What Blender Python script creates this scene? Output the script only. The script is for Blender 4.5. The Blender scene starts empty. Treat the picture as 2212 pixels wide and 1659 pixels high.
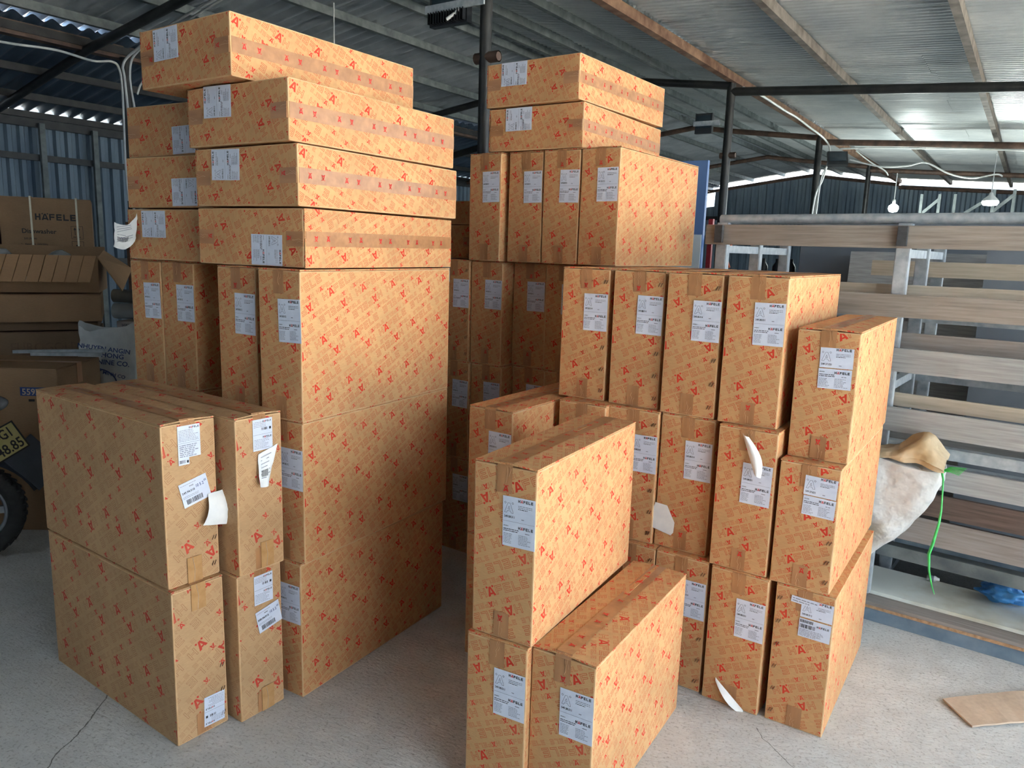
import bpy, bmesh, math, random
from mathutils import Vector, Matrix, noise

random.seed(7)
SC = bpy.context.scene
COL = SC.collection
R = math.radians
PI = math.pi

# ------------------------------------------------------------------ camera, world, sun, exposure
cam_data = bpy.data.cameras.new('camera')
cam_data.sensor_width = 36.0
cam_data.lens = 36.0 * 1637.35 / 2212.0
cam_data.clip_start = 0.05
cam_data.clip_end = 300
cam = bpy.data.objects.new('camera', cam_data)
COL.objects.link(cam)
PIT, ROL = R(10.0933), R(1.7545)
fw = Vector((0, math.cos(PIT), -math.sin(PIT)))
rt0 = Vector((1, 0, 0)); up0 = Vector((0, math.sin(PIT), math.cos(PIT)))
rt = math.cos(ROL) * rt0 + math.sin(ROL) * up0
up = -math.sin(ROL) * rt0 + math.cos(ROL) * up0
m3 = Matrix((rt, up, -fw)).transposed().to_4x4()
cam.matrix_world = Matrix.Translation((0, 0, 1.55)) @ m3
SC.camera = cam

world = bpy.data.worlds.new('sky'); SC.world = world
world.use_nodes = True
wn = world.node_tree.nodes; wl = world.node_tree.links
wn.clear()
wo = wn.new('ShaderNodeOutputWorld'); wb = wn.new('ShaderNodeBackground')
wb.inputs['Color'].default_value = (0.76, 0.88, 1.0, 1)
wb.inputs['Strength'].default_value = 1.3
wl.new(wb.outputs[0], wo.inputs[0])

AZ = R(34.0)
ED = Vector((math.sin(AZ), math.cos(AZ), 0))          # along the shed
ES = Vector((math.cos(AZ), -math.sin(AZ), 0))         # across the shed, towards the open side
def BF(s, d, z): return ES * s + ED * d + Vector((0, 0, z))

sun_data = bpy.data.lights.new('sun', 'SUN')
sun_data.energy = 8.5; sun_data.angle = R(1.0); sun_data.color = (1.0, 0.96, 0.91)
sun = bpy.data.objects.new('sun', sun_data); COL.objects.link(sun)
sd_ = (ES * -0.05 - ED * 0.42 + Vector((0, 0, -1))).normalized()   # travels over the roof, out to the open yard
sun.rotation_euler = sd_.to_track_quat('-Z', 'Y').to_euler()

SC.view_settings.view_transform = 'Standard'
SC.view_settings.look = 'None'
SC.view_settings.gamma = 1.0
SC.view_settings.exposure = 2.42
SC.view_settings.use_curve_mapping = False
SC.render.film_transparent = False
SC.cycles.use_denoising = True
SC.cycles.use_light_tree = False
SC.cycles.max_bounces = 6
SC.cycles.diffuse_bounces = 5
SC.cycles.glossy_bounces = 2
SC.cycles.transmission_bounces = 3
SC.cycles.caustics_reflective = False
SC.cycles.caustics_refractive = False
SC.cycles.use_adaptive_sampling = True
SC.cycles.adaptive_threshold = 0.1
SC.cycles.adaptive_min_samples = 16
SC.cycles.sample_clamp_indirect = 6.0

# ------------------------------------------------------------------ small helpers
def lin(c):
    c = c / 255.0
    return c / 12.92 if c <= 0.04045 else ((c + 0.055) / 1.055) ** 2.4
def rgb(r, g, b): return (lin(r), lin(g), lin(b), 1.0)

def tag(o, label=None, cat=None, group=None, kind=None):
    if label: o['label'] = label
    if cat: o['category'] = cat
    if group: o['group'] = group
    if kind: o['kind'] = kind
    return o

def empty(name, loc=(0, 0, 0), rz=0.0):
    o = bpy.data.objects.new(name, None); COL.objects.link(o)
    o.location = loc; o.rotation_euler = (0, 0, rz); o.empty_display_size = 0.1
    return o

class MB:
    """collects shapes with material slots, builds ONE mesh object"""
    def __init__(self): self.v = []; self.f = []; self.m = []; self.sm = []; self.uv = {}
    def add(self, vs, fs, mi=0, smooth=False):
        b = len(self.v); self.v += [tuple(v) for v in vs]
        for f in fs:
            self.f.append(tuple(i + b for i in f)); self.m.append(mi); self.sm.append(smooth)
        return self
    def box(self, c, s, mi=0, M=None):
        cx, cy, cz = c; x, y, z = s[0] / 2, s[1] / 2, s[2] / 2
        vs = [Vector((cx + a * x, cy + b * y, cz + e * z)) for a in (-1, 1) for b in (-1, 1) for e in (-1, 1)]
        if M is not None: vs = [M @ v for v in vs]
        return self.add(vs, [(0, 1, 3, 2), (4, 6, 7, 5), (0, 4, 5, 1), (2, 3, 7, 6), (0, 2, 6, 4), (1, 5, 7, 3)], mi)
    def bar(self, p, q, w, h, mi=0, upv=(0, 0, 1)):
        """rectangular bar from p to q, width w (sideways), height h (along upv)"""
        p, q = Vector(p), Vector(q); t = (q - p).normalized(); u = Vector(upv)
        sdw = t.cross(u).normalized(); u = sdw.cross(t).normalized()
        vs = []
        for e in (p, q):
            for a, b in ((-1, -1), (1, -1), (1, 1), (-1, 1)): vs.append(e + sdw * a * w / 2 + u * b * h / 2)
        return self.add(vs, [(3, 2, 1, 0), (4, 5, 6, 7), (0, 1, 5, 4), (1, 2, 6, 5), (2, 3, 7, 6), (3, 0, 4, 7)], mi)
    def tube(self, pts, r, n=8, mi=0, caps=True, radii=None):
        pts = [Vector(p) for p in pts]; k = len(pts); vs = []; prev = None
        for i, p in enumerate(pts):
            t = (pts[min(i + 1, k - 1)] - pts[max(i - 1, 0)]).normalized()
            if prev is None:
                a = Vector((0, 0, 1)) if abs(t.z) < 0.9 else Vector((1, 0, 0))
                x = t.cross(a).normalized()
            else:
                x = (prev - t * prev.dot(t)).normalized()
            prev = x; y = t.cross(x); rr = radii[i] if radii else r
            for j in range(n):
                an = 2 * PI * j / n; vs.append(p + x * math.cos(an) * rr + y * math.sin(an) * rr)
        fs = [(i * n + j, i * n + (j + 1) % n, (i + 1) * n + (j + 1) % n, (i + 1) * n + j) for i in range(k - 1) for j in range(n)]
        self.add(vs, fs, mi, True)
        if caps: self.add(vs[:n], [tuple(range(n))[::-1]], mi); self.add(vs[-n:], [tuple(range(n))], mi)
        return self
    def lathe(self, prof, c=(0, 0, 0), n=16, mi=0, M=None):
        """prof: list of (r, z)"""
        vs = []
        for r_, z in prof:
            for j in range(n):
                an = 2 * PI * j / n; vs.append(Vector((r_ * math.cos(an), r_ * math.sin(an), z)))
        if M is not None: vs = [M @ v for v in vs]
        vs = [v + Vector(c) for v in vs]; k = len(prof)
        fs = [(i * n + j, i * n + (j + 1) % n, (i + 1) * n + (j + 1) % n, (i + 1) * n + j) for i in range(k - 1) for j in range(n)]
        return self.add(vs, fs, mi, True)
    def poly(self, pts, mi=0): return self.add(pts, [tuple(range(len(pts)))], mi)
    def mesh(self, name, mats):
        me = bpy.data.meshes.new(name); me.from_pydata(self.v, [], self.f)
        for m_ in (mats if isinstance(mats, (list, tuple)) else [mats]): me.materials.append(m_)
        me.polygons.foreach_set('material_index', self.m); me.polygons.foreach_set('use_smooth', self.sm)
        me.update(); return me
    def build(self, name, mats, parent=None, fix=False):
        me = self.mesh(name, mats)
        if fix:
            bm = bmesh.new(); bm.from_mesh(me); bmesh.ops.remove_doubles(bm, verts=bm.verts, dist=1e-5)
            bmesh.ops.recalc_face_normals(bm, faces=bm.faces); bm.to_mesh(me); bm.free()
        return link(name, me, parent)

def link(name, me, parent=None, M=None):
    o = bpy.data.objects.new(name, me); COL.objects.link(o)
    if parent is not None: o.parent = parent
    if M is not None: o.matrix_local = M
    return o

# ------------------------------------------------------------------ materials
class NT:
    def __init__(self, tree): self.t = tree; self.n = tree.nodes; self.l = tree.links
    def node(self, ty, **kw):
        n = self.n.new(ty)
        for k, v in kw.items(): setattr(n, k, v)
        return n
    def put(self, sock, v):
        if v is None: return
        if isinstance(v, bpy.types.NodeSocket): self.l.new(v, sock)
        else: sock.default_value = v
    def m(self, op, a, b=None, c=None):
        n = self.n.new('ShaderNodeMath'); n.operation = op
        self.put(n.inputs[0], a); self.put(n.inputs[1], b); self.put(n.inputs[2], c)
        return n.outputs[0]
    def mix(self, f, a, b, blend='MIX'):
        n = self.n.new('ShaderNodeMix'); n.data_type = 'RGBA'; n.blend_type = blend
        self.put(n.inputs[0], f); self.put(n.inputs[6], a); self.put(n.inputs[7], b)
        return n.outputs[2]
    def noise(self, vec, scale, detail=4, rough=0.55, dist=0.0):
        n = self.n.new('ShaderNodeTexNoise'); self.put(n.inputs['Vector'], vec)
        n.inputs['Scale'].default_value = scale; n.inputs['Detail'].default_value = detail
        n.inputs['Roughness'].default_value = rough; n.inputs['Distortion'].default_value = dist
        return n.outputs[0]
    def ramp(self, f, p0, p1, c0=(0, 0, 0, 1), c1=(1, 1, 1, 1)):
        n = self.n.new('ShaderNodeValToRGB'); self.put(n.inputs[0], f)
        n.color_ramp.elements[0].position = p0; n.color_ramp.elements[1].position = p1
        n.color_ramp.elements[0].color = c0; n.color_ramp.elements[1].color = c1
        return n.outputs[0]
    def mapping(self, vec, scale=(1, 1, 1), rot=(0, 0, 0), loc=(0, 0, 0)):
        n = self.n.new('ShaderNodeMapping'); self.put(n.inputs[0], vec)
        n.inputs['Scale'].default_value = scale; n.inputs['Rotation'].default_value = rot; n.inputs['Location'].default_value = loc
        return n.outputs[0]
    def bump(self, h, strength=0.3, dist=0.002):
        n = self.n.new('ShaderNodeBump'); self.put(n.inputs['Height'], h)
        n.inputs['Strength'].default_value = strength; n.inputs['Distance'].default_value = dist
        return n.outputs[0]

def mat(name, color, rough=0.6, metal=0.0, fn=None, spec=0.5):
    m_ = bpy.data.materials.new(name); m_.use_nodes = True
    t = NT(m_.node_tree); b = m_.node_tree.nodes['Principled BSDF']
    b.inputs['Base Color'].default_value = color; b.inputs['Roughness'].default_value = rough
    b.inputs['Metallic'].default_value = metal; b.inputs['Specular IOR Level'].default_value = spec
    if fn: fn(t, b)
    m_.diffuse_color = color
    return m_

def obj_co(t): return t.node('ShaderNodeTexCoord').outputs['Object']
def geo_pos(t): return t.node('ShaderNodeNewGeometry').outputs['Position']

def noisy(c0, c1, scale=8, detail=4, bump=0.0, bscale=60, stretch=(1, 1, 1), world_co=False, lo=.3, hi=.7, bdist=0.002):
    def fn(t, b):
        co = geo_pos(t) if world_co else obj_co(t)
        v = t.mapping(co, scale=stretch)
        f = t.noise(v, scale, detail)
        t.put(b.inputs['Base Color'], t.ramp(f, lo, hi, c0, c1))
        if bump: t.put(b.inputs['Normal'], t.bump(t.noise(v, bscale, 3), bump, bdist))
    return fn

# --- the printed wordmark as a node group: diagonal rows of outlined words with solid red letter A, every other word upside down
def make_print_group():
    g = bpy.data.node_groups.new('carton_print', 'ShaderNodeTree')
    g.interface.new_socket('UV', in_out='INPUT', socket_type='NodeSocketVector')
    g.interface.new_socket('Angle', in_out='INPUT', socket_type='NodeSocketFloat')
    g.interface.new_socket('Outline', in_out='OUTPUT', socket_type='NodeSocketFloat')
    g.interface.new_socket('Solid', in_out='OUTPUT', socket_type='NodeSocketFloat')
    t = NT(g); gi = t.node('NodeGroupInput'); go = t.node('NodeGroupOutput')
    m = t.m
    sep = t.node('ShaderNodeSeparateXYZ'); t.put(sep.inputs[0], gi.outputs['UV'])
    x, y = sep.outputs[0], sep.outputs[1]
    ca, sa = m('COSINE', gi.outputs['Angle']), m('SINE', gi.outputs['Angle'])
    xr = m('ADD', m('MULTIPLY', x, ca), m('MULTIPLY', y, sa))
    yr = m('SUBTRACT', m('MULTIPLY', y, ca), m('MULTIPLY', x, sa))
    P = 0.062
    yv = m('DIVIDE', yr, P); row = m('FLOOR', yv)
    fy = m('MULTIPLY', m('SUBTRACT', yv, row), P)
    small = m('GREATER_THAN', fy, 0.0338)
    s = m('SUBTRACT', 0.0262, m('MULTIPLY', small, 0.0120))
    y0 = m('ADD', 0.0042, m('MULTIPLY', small, 0.0343))
    ly = m('DIVIDE', m('SUBTRACT', fy, y0), s)
    lx = m('DIVIDE', m('ADD', xr, m('ADD', m('MULTIPLY', row, 0.147), m('MULTIPLY', small, 0.045))), s)
    CW = 1.10; L = 6 * CW + 0.95
    tt = m('FLOORED_MODULO', lx, 2 * L)
    inv = m('GREATER_THAN', tt, L)
    tx = m('SUBTRACT', m('ADD', m('MULTIPLY', inv, m('SUBTRACT', 2 * L, tt)), m('MULTIPLY', m('SUBTRACT', 1.0, inv), tt)), 0.475)
    ty = m('ADD', m('MULTIPLY', inv, m('SUBTRACT', 1.0, ly)), m('MULTIPLY', m('SUBTRACT', 1.0, inv), ly))
    c = m('DIVIDE', tx, CW); idx = m('FLOOR', c)
    cx = m('MULTIPLY', m('SUBTRACT', c, idx), CW)
    gt = lambda a, b: m('GREATER_THAN', a, b)
    lt = lambda a, b: m('LESS_THAN', a, b)
    AND = lambda a, b: m('MULTIPLY', a, b)
    NOT = lambda a: m('SUBTRACT', 1.0, a)
    isH = lt(idx, 0.5); isA = AND(gt(idx, 0.5), lt(idx, 1.5)); isL = AND(gt(idx, 3.5), lt(idx, 4.5))
    inword = AND(gt(tx, 0.0), lt(tx, 6 * CW))
    ST = 0.23
    def boxd(x0, x1, ya, yb):
        dx = m('SUBTRACT', m('ABSOLUTE', m('SUBTRACT', cx, (x0 + x1) / 2)), (x1 - x0) / 2)
        dy = m('SUBTRACT', m('ABSOLUTE', m('SUBTRACT', ty, (ya + yb) / 2)), (yb - ya) / 2)
        return m('MAXIMUM', dx, dy)
    pen = lambda d, cond: m('ADD', d, m('MULTIPLY', NOT(cond), 9.0))
    d = boxd(0.04, 0.04 + ST, 0, 1)
    d = m('MINIMUM', d, pen(boxd(0.04, 0.92, 1 - ST, 1), AND(gt(idx, 1.5), NOT(isL))))
    d = m('MINIMUM', d, pen(boxd(0.04, 0.86, 0.5 - ST / 2, 0.5 + ST / 2), NOT(isL)))
    d = m('MINIMUM', d, pen(boxd(0.04, 0.92, 0, ST), gt(idx, 2.5)))
    d = m('MINIMUM', d, pen(boxd(0.94 - ST, 0.94, 0, 1), isH))
    line = AND(lt(d, 0.0), gt(d, -0.058))
    outline = AND(AND(line, inword), NOT(isA))
    # solid A with two dots
    u = m('ABSOLUTE', m('SUBTRACT', cx, 0.53))
    outer = AND(AND(lt(u, m('SUBTRACT', 0.52, m('MULTIPLY', ty, 0.38))), gt(ty, 0.0)), lt(ty, 1.02))
    counter = AND(gt(ty, 0.36), lt(u, m('MULTIPLY', m('SUBTRACT', 0.76, ty), 0.32)))
    notch = AND(lt(ty, 0.17), lt(u, m('SUBTRACT', 0.22, m('MULTIPLY', ty, 0.25))))
    dots = lt(m('ADD', m('ABSOLUTE', m('SUBTRACT', u, 0.38)), m('ABSOLUTE', m('SUBTRACT', ty, 1.0))), 0.155)
    A = m('MAXIMUM', AND(AND(outer, NOT(counter)), NOT(notch)), dots)
    solid = AND(AND(A, isA), inword)
    t.put(go.inputs['Outline'], outline); t.put(go.inputs['Solid'], solid)
    return g
PRINT = make_print_group()

def kraft(t, b, base=(198, 154, 107), flute=0.0):
    co = obj_co(t)
    n1 = t.noise(co, 5, 2); n2 = t.noise(t.mapping(co, scale=(1, 1, 6)), 60, 2)
    f = t.m('ADD', t.m('MULTIPLY', n1, 0.6), t.m('MULTIPLY', n2, 0.4))
    c0 = tuple(lin(x * 0.93) for x in base) + (1,); c1 = tuple(lin(min(255, x * 1.05)) for x in base) + (1,)
    return t.ramp(f, 0.35, 0.65, c0, c1), n2

def printed_card(name, angle, strength=0.85, scale=1.0, base=(198, 154, 107), ink=(184, 78, 40), red=(205, 40, 26)):
    def fn(t, b):
        col, n2 = kraft(t, b, base)
        uv = t.node('ShaderNodeUVMap'); uv.uv_map = 'print'
        g = t.node('ShaderNodeGroup'); g.node_tree = PRINT
        t.put(g.inputs['UV'], t.mapping(uv.outputs[0], scale=(scale, scale, 1))); g.inputs['Angle'].default_value = angle
        worn = t.ramp(t.noise(obj_co(t), 9, 2), 0.30, 0.5, (0.72, 0.72, 0.72, 1), (1, 1, 1, 1))
        col = t.mix(t.m('MULTIPLY', t.m('MULTIPLY', g.outputs['Outline'], strength), worn), col, rgb(*ink))
        col = t.mix(t.m('MULTIPLY', t.m('MULTIPLY', g.outputs['Solid'], 0.92), worn), col, rgb(*red))
        t.put(b.inputs['Base Color'], col)
        t.put(b.inputs['Normal'], t.bump(n2, 0.12, 0.001))
    return mat(name, rgb(*base), 0.72, fn=fn, spec=0.25)
M_CARD = printed_card('printed_cardboard', R(26), 0.9, scale=1.0)
M_CARD_B = printed_card('printed_cardboard_fine', R(33), 0.55, scale=0.84, ink=(146, 92, 60), red=(192, 50, 40), base=(189, 152, 111))
def plain_card(name, base):
    def fn(t, b):
        col, n2 = kraft(t, b, base); t.put(b.inputs['Base Color'], col); t.put(b.inputs['Normal'], t.bump(n2, 0.15, 0.001))
    return mat(name, rgb(*base), 0.75, fn=fn, spec=0.25)
M_KRAFT = plain_card('plain_cardboard', (166, 132, 98))
M_KRAFT_D = plain_card('dull_cardboard', (124, 102, 80))
M_KRAFT_P = plain_card('pale_cardboard', (192, 170, 148))
M_TAPE = mat('brown_tape', rgb(170, 122, 82), 0.3, fn=noisy(rgb(158, 112, 74), rgb(178, 130, 88), 30, 2, bump=0.25, bscale=120, stretch=(1, 1, .2)))
M_TAPE_CLEAR = mat('amber_tape', rgb(184, 141, 92), 0.25, fn=noisy(rgb(176, 132, 84), rgb(194, 152, 104), 30, 2, bump=0.3, bscale=90))
M_LABEL = mat('white_label_paper', rgb(208, 215, 230), 0.55, fn=noisy(rgb(200, 208, 225), rgb(216, 222, 235), 14, 3, bump=0.08))
M_PAPER = mat('white_paper', rgb(236, 236, 232), 0.6, fn=noisy(rgb(224, 226, 226), rgb(240, 240, 236), 20, 3, bump=0.2, bscale=25, bdist=.004))
M_RED = mat('red_ink', rgb(206, 38, 30), 0.6, fn=noisy(rgb(196, 34, 26), rgb(212, 44, 34), 40))
M_BLACK = mat('black_ink', rgb(32, 30, 34), 0.6, fn=noisy(rgb(26, 25, 28), rgb(42, 40, 44), 40))
M_GREY = mat('grey_ink', rgb(128, 132, 148), 0.6, fn=noisy(rgb(118, 122, 138), rgb(140, 144, 158), 60))
M_BLUEINK = mat('blue_ink', rgb(36, 62, 120), 0.6, fn=noisy(rgb(30, 54, 110), rgb(46, 72, 132), 40))
M_CREASE = mat('tape_crease', rgb(200, 158, 116), .3, fn=noisy(rgb(190, 146, 104), rgb(208, 168, 128), 30))
M_STAPLE = mat('staple_steel', rgb(92, 70, 54), 0.4, 0.4, fn=noisy(rgb(74, 54, 42), rgb(118, 94, 76), 60))

# ------------------------------------------------------------------ lettering as flat print
_txt = {}
def text_geo(s):
    if s in _txt: return _txt[s]
    cu = bpy.data.curves.new('t', 'FONT'); cu.body = s; cu.size = 1.0; cu.resolution_u = 2; cu.offset = 0.016
    o = bpy.data.objects.new('t', cu); COL.objects.link(o)
    dg = bpy.context.evaluated_depsgraph_get()
    me = o.evaluated_get(dg).to_mesh()
    vs = [tuple(v.co) for v in me.vertices]; fs = [tuple(p.vertices) for p in me.polygons]
    o.evaluated_get(dg).to_mesh_clear()
    bpy.data.objects.remove(o); bpy.data.curves.remove(cu)
    x0 = min(v[0] for v in vs); x1 = max(v[0] for v in vs)
    _txt[s] = ([(v[0] - x0, v[1]) for v in vs], fs, x1 - x0)
    return _txt[s]
def text(mb, s, x, z, h, y, mi, width=None):
    """writes s in the x-z plane at depth y; h = letter height; width squeezes to a width"""
    vs, fs, w = text_geo(s); k = h / 0.70; kx = (width / w) if width else k
    mb.add([(x + v[0] * kx, y, z + v[1] * k) for v in vs], fs, mi)
    return x + w * kx
def letter_A(mb, x, z, H, y, mi, W=None, flip=False):
    W = W or 0.92 * H
    def p(u, v):
        if flip: u, v = -u, 1 - v
        return (x + W / 2 + u * W, y, z + v * H)
    q = []
    def quad(*pts):
        pts = [p(*a) for a in pts]
        mb.poly(pts, mi)
    quad((-.5, 0), (-.25, 0), (.0, .82), (-.12, 1)); quad((.25, 0), (.5, 0), (.12, 1), (0, .82)); quad((-.12, 1), (0, .80), (.12, 1))
    quad((-.21, .14), (.21, .14), (.14, .36), (-.14, .36))
    for s_ in (-1, 1):
        quad((s_ * .36 - .12, 1.0), (s_ * .36, .87), (s_ * .36 + .12, 1.0), (s_ * .36, 1.13))
def word_mark(mb, x, z, H, y, mi, miA, st=0.22):
    """the block word HAFELE with the two dots over its A"""
    cw = 0.98 * H; T = st * H
    r_ = lambda a, b, c, d: mb.poly([(a, y, c), (b, y, c), (b, y, d), (a, y, d)], mi)
    for i, ch in enumerate('HAFELE'):
        a = x + i * cw; W = 0.76 * H
        if ch == 'A': letter_A(mb, a - 0.09 * H, z, H, y, miA, 0.98 * H); continue
        r_(a, a + T, z, z + H)
        if ch == 'H': r_(a + W - T, a + W, z, z + H); r_(a + T, a + W - T, z + H * .5 - T / 2, z + H * .5 + T / 2)
        if ch in 'FE': r_(a + T, a + W, z + H - T, z + H); r_(a + T, a + W * .95, z + H * .5 - T / 2, z + H * .5 + T / 2)
        if ch in 'EL': r_(a + T, a + W, z, z + T)
    return x + 6 * cw

rl = random.Random(3)
def fine_print(mb, x0, x1, z, h, y, mi, rnd):
    """a row of tiny unreadable words"""
    x = x0
    while x < x1 - h:
        w = min(rnd.uniform(1.5, 6) * h, x1 - x)
        mb.poly([(x, y, z), (x + w, y, z), (x + w, y, z + h), (x, y, z + h)], mi); x += w + h * 0.8
def barcode(mb, x0, x1, z0, z1, y, mi, rnd):
    x = x0
    while x < x1:
        w = rnd.choice((.0009, .0016, .0024)); mb.poly([(x, y, z0), (x + w, y, z0), (x + w, y, z1), (x, y, z1)], mi); x += w + rnd.choice((.0009, .0014, .002))

LW, LH = 0.098, 0.138
def sheet(mb, w, h, z0=0, mi=0):
    mb.box((0, -0.0005, z0), (w, 0.0006, h), mi)
def logo_outline(mb, x, z, H, y, mi):
    t_ = 0.0011
    pts = [(-.5, 0), (-.12, 1), (.12, 1), (.5, 0), (.25, 0), (.17, .2), (-.17, .2), (-.25, 0), (-.5, 0)]
    def seg(a, b):
        a = Vector((x + a[0] * H, y, z + a[1] * H)); b = Vector((x + b[0] * H, y, z + b[1] * H))
        d = (b - a).normalized(); n = Vector((-d.z, 0, d.x)) * t_ / 2; mb.poly([a - n, b - n, b + n, a + n], mi)
    for a, b in zip(pts, pts[1:]): seg(a, b)
    inn = [(-.11, .36), (.11, .36), (0, .68), (-.11, .36)]
    for a, b in zip(inn, inn[1:]): seg(a, b)
    for s_ in (-1, 1):
        c = s_ * .42; q = [(c - .11, 1), (c, .89), (c + .11, 1), (c, 1.11), (c - .11, 1)]
        for a, b in zip(q, q[1:]): seg(a, b)
_lab = {}
def label_mesh(code, kind='full'):
    """white shipping label: block word in black with a red A, logo outline, article number, columns of fine print"""
    key = (code, kind)
    if key in _lab: return _lab[key]
    mb = MB(); rnd = random.Random(hash(kind) % 97 if False else len(code) + len(kind)); y = -0.0012
    def upper(z0):      # 0.065 high block, centre z0
        logo_outline(mb, -.030, z0 - .010, .027, y, 3)
        text(mb, code, -.044, z0 - .0235, .0062, y, 2, width=.031)
        word_mark(mb, -.002, z0 + .0225, .0078, y, 2, 1)
        for i in range(3): fine_print(mb, -.002, .040 - (.014 if i == 2 else 0), z0 + .012 - i * .0045, .0016, y, 2 if i == 2 else 3, rnd)
        fine_print(mb, .008, .016, z0 - .024, .002, y, 3, rnd)
    def lower(z0):
        text(mb, code, -.046, z0 + .020, .0030, y, 2, width=.015)
        word_mark(mb, -.001, z0 + .0165, .0078, y, 2, 1)
        for i in range(2): fine_print(mb, -.046, .000, z0 + .012 - i * .005, .0019, y, 2, rnd)
        fine_print(mb, .020, .036, z0 + .007, .0022, y, 3, rnd)
        for i in range(7): fine_print(mb, -.046, -.014 - rnd.uniform(0, .012), z0 - .001 - i * .0042, .0015, y, 3, rnd)
        for i in range(7): fine_print(mb, .000, .040 - rnd.uniform(0, .014), z0 + .000 - i * .0042, .0015, y, 3, rnd)
    if kind == 'full':
        sheet(mb, LW, LH)
        upper(.034); lower(-.034)
        mb.poly([(-.047, y, .0005), (.047, y, .0005), (.047, y, .0012), (-.047, y, .0012)], 3)
    elif kind == 'upper': sheet(mb, LW, .063); upper(0)
    elif kind == 'lower': sheet(mb, LW, .063); lower(0)
    elif kind == 'barcode':
        sheet(mb, LW, .063); barcode(mb, -.046, -.008, .018, .028, y, 2, rnd); barcode(mb, -.046, .0, .000, .013, y, 2, rnd)
        word_mark(mb, .006, .012, .0066, y, 2, 1)
        for i in range(6): fine_print(mb, -.046, .036 - rnd.uniform(0, .03), -.006 - i * .0042, .0018, y, 3, rnd)
    elif kind == 'stack':      # two-part label with a small code strip below
        mb.box((0, -.0005, .012), (.072, .0006, .098), 0); mb.box((-.019, -.0005, -.047), (.034, .0006, .022), 0)
        word_mark(mb, .001, .051, .0056, y, 2, 1)
        for i in range(8): fine_print(mb, -.033, .032 - rnd.uniform(0, .02), .046 - i * .0046, .0015, y, 3, rnd)
        mb.poly([(-.035, y, .008), (.035, y, .008), (.035, y, .0086), (-.035, y, .0086)], 2)
        for i in range(7): fine_print(mb, -.032, .030 - rnd.uniform(0, .02), .000 - i * .0056, .0026, y, 3, rnd)
        barcode(mb, -.034, -.015, -.053, -.043, y, 2, rnd); mb.poly([(-.010, y, -.053), (-.004, y, -.053), (-.004, y, -.045), (-.010, y, -.045)], 2)
    elif kind == 'pair':
        mb.box((0, -.0005, 0), (.072, .0006, .100), 0)
        word_mark(mb, .000, .039, .0056, y, 2, 1); word_mark(mb, .000, -.011, .0056, y, 2, 1)
        for i in range(4): fine_print(mb, -.033, .012, .040 - i * .005, .0015, y, 3, rnd)
        barcode(mb, -.004, .018, .014, .022, y, 2, rnd); mb.poly([(.024, y, .014), (.031, y, .014), (.031, y, .022), (.024, y, .022)], 2)
        mb.poly([(-.035, y, .0008), (.035, y, .0008), (.035, y, .0014), (-.035, y, .0014)], 2)
        for i in range(7): fine_print(mb, -.033, .028 - rnd.uniform(0, .02), -.016 - i * .0046, .0015, y, 3, rnd)
    elif kind == 'ship':
        mb.box((0, -.0005, 0), (.092, .0006, .078), 0)
        text(mb, '549.94.018', -.042, .004, .0070, y, 2, width=.042)
        text(mb, 'PVHS', -.014, .020, .0042, y, 2)
        text(mb, '10 5 2', .006, .009, .0095, y, 4, width=.026); text(mb, '05', .034, .017, .0062, y, 4)
        for i in range(3): fine_print(mb, -.042, .010, .030 - i * .003 if i == 0 else -.002 - i * .0042, .0014, y, 3, rnd)
        barcode(mb, -.034, .018, -.032, -.016, y, 2, rnd)
    _lab[key] = mb.mesh('label', [M_LABEL, M_RED, M_BLACK, M_GREY, M_BLUEINK])
    return _lab[key]

# ------------------------------------------------------------------ cartons
def add_uv(me, d_off):
    uv = me.uv_layers.new(name='print')
    for p in me.polygons:
        n = p.normal
        for li in p.loop_indices:
            c = me.vertices[me.loops[li].vertex_index].co
            if abs(n.y) >= max(abs(n.x), abs(n.z)): q = (c.x * (-1 if n.y > 0 else 1), c.z)
            elif abs(n.x) >= abs(n.z): q = (c.y * (1 if n.x > 0 else -1) + 0.31, c.z + 0.02)
            else: q = (c.y + 0.13, -c.x + 0.05)
            uv.data[li].uv = (q[0] + d_off, q[1])
M_EDGEPALE = mat('scuffed_lit_edge', rgb(200, 160, 114), .8, fn=noisy(rgb(192, 148, 100), rgb(214, 180, 138), 16, 4))
_body = {}
MROOT = {}
def body_mesh(w, d, h, mt, off, seed):
    key = (w, d, h, mt.name, seed)
    if key in _body: return _body[key]
    bm = bmesh.new(); bmesh.ops.create_cube(bm, size=1.0)
    rnd = random.Random(seed)
    for v in bm.verts:
        v.co = Vector((v.co.x * w, v.co.y * d, v.co.z * h))
        v.co.x -= math.copysign(rnd.uniform(0, .0022), v.co.x)
        v.co.y -= math.copysign(rnd.uniform(0, .0015), v.co.y)
    bmesh.ops.bevel(bm, geom=bm.edges[:], offset=0.0042, segments=2, profile=0.6, affect='EDGES')
    bmesh.ops.recalc_face_normals(bm, faces=bm.faces)
    me = bpy.data.meshes.new('body'); bm.to_mesh(me); bm.free()
    me.materials.append(mt); me.materials.append(M_EDGEPALE); add_uv(me, off)
    for p in me.polygons:                       # long edges tinted paler: scuffed board plus a painted edge highlight
        if max(abs(p.normal.x), abs(p.normal.y), abs(p.normal.z)) < .97 and p.area > .0004: p.material_index = 1
    _body[key] = me
    return me
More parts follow.
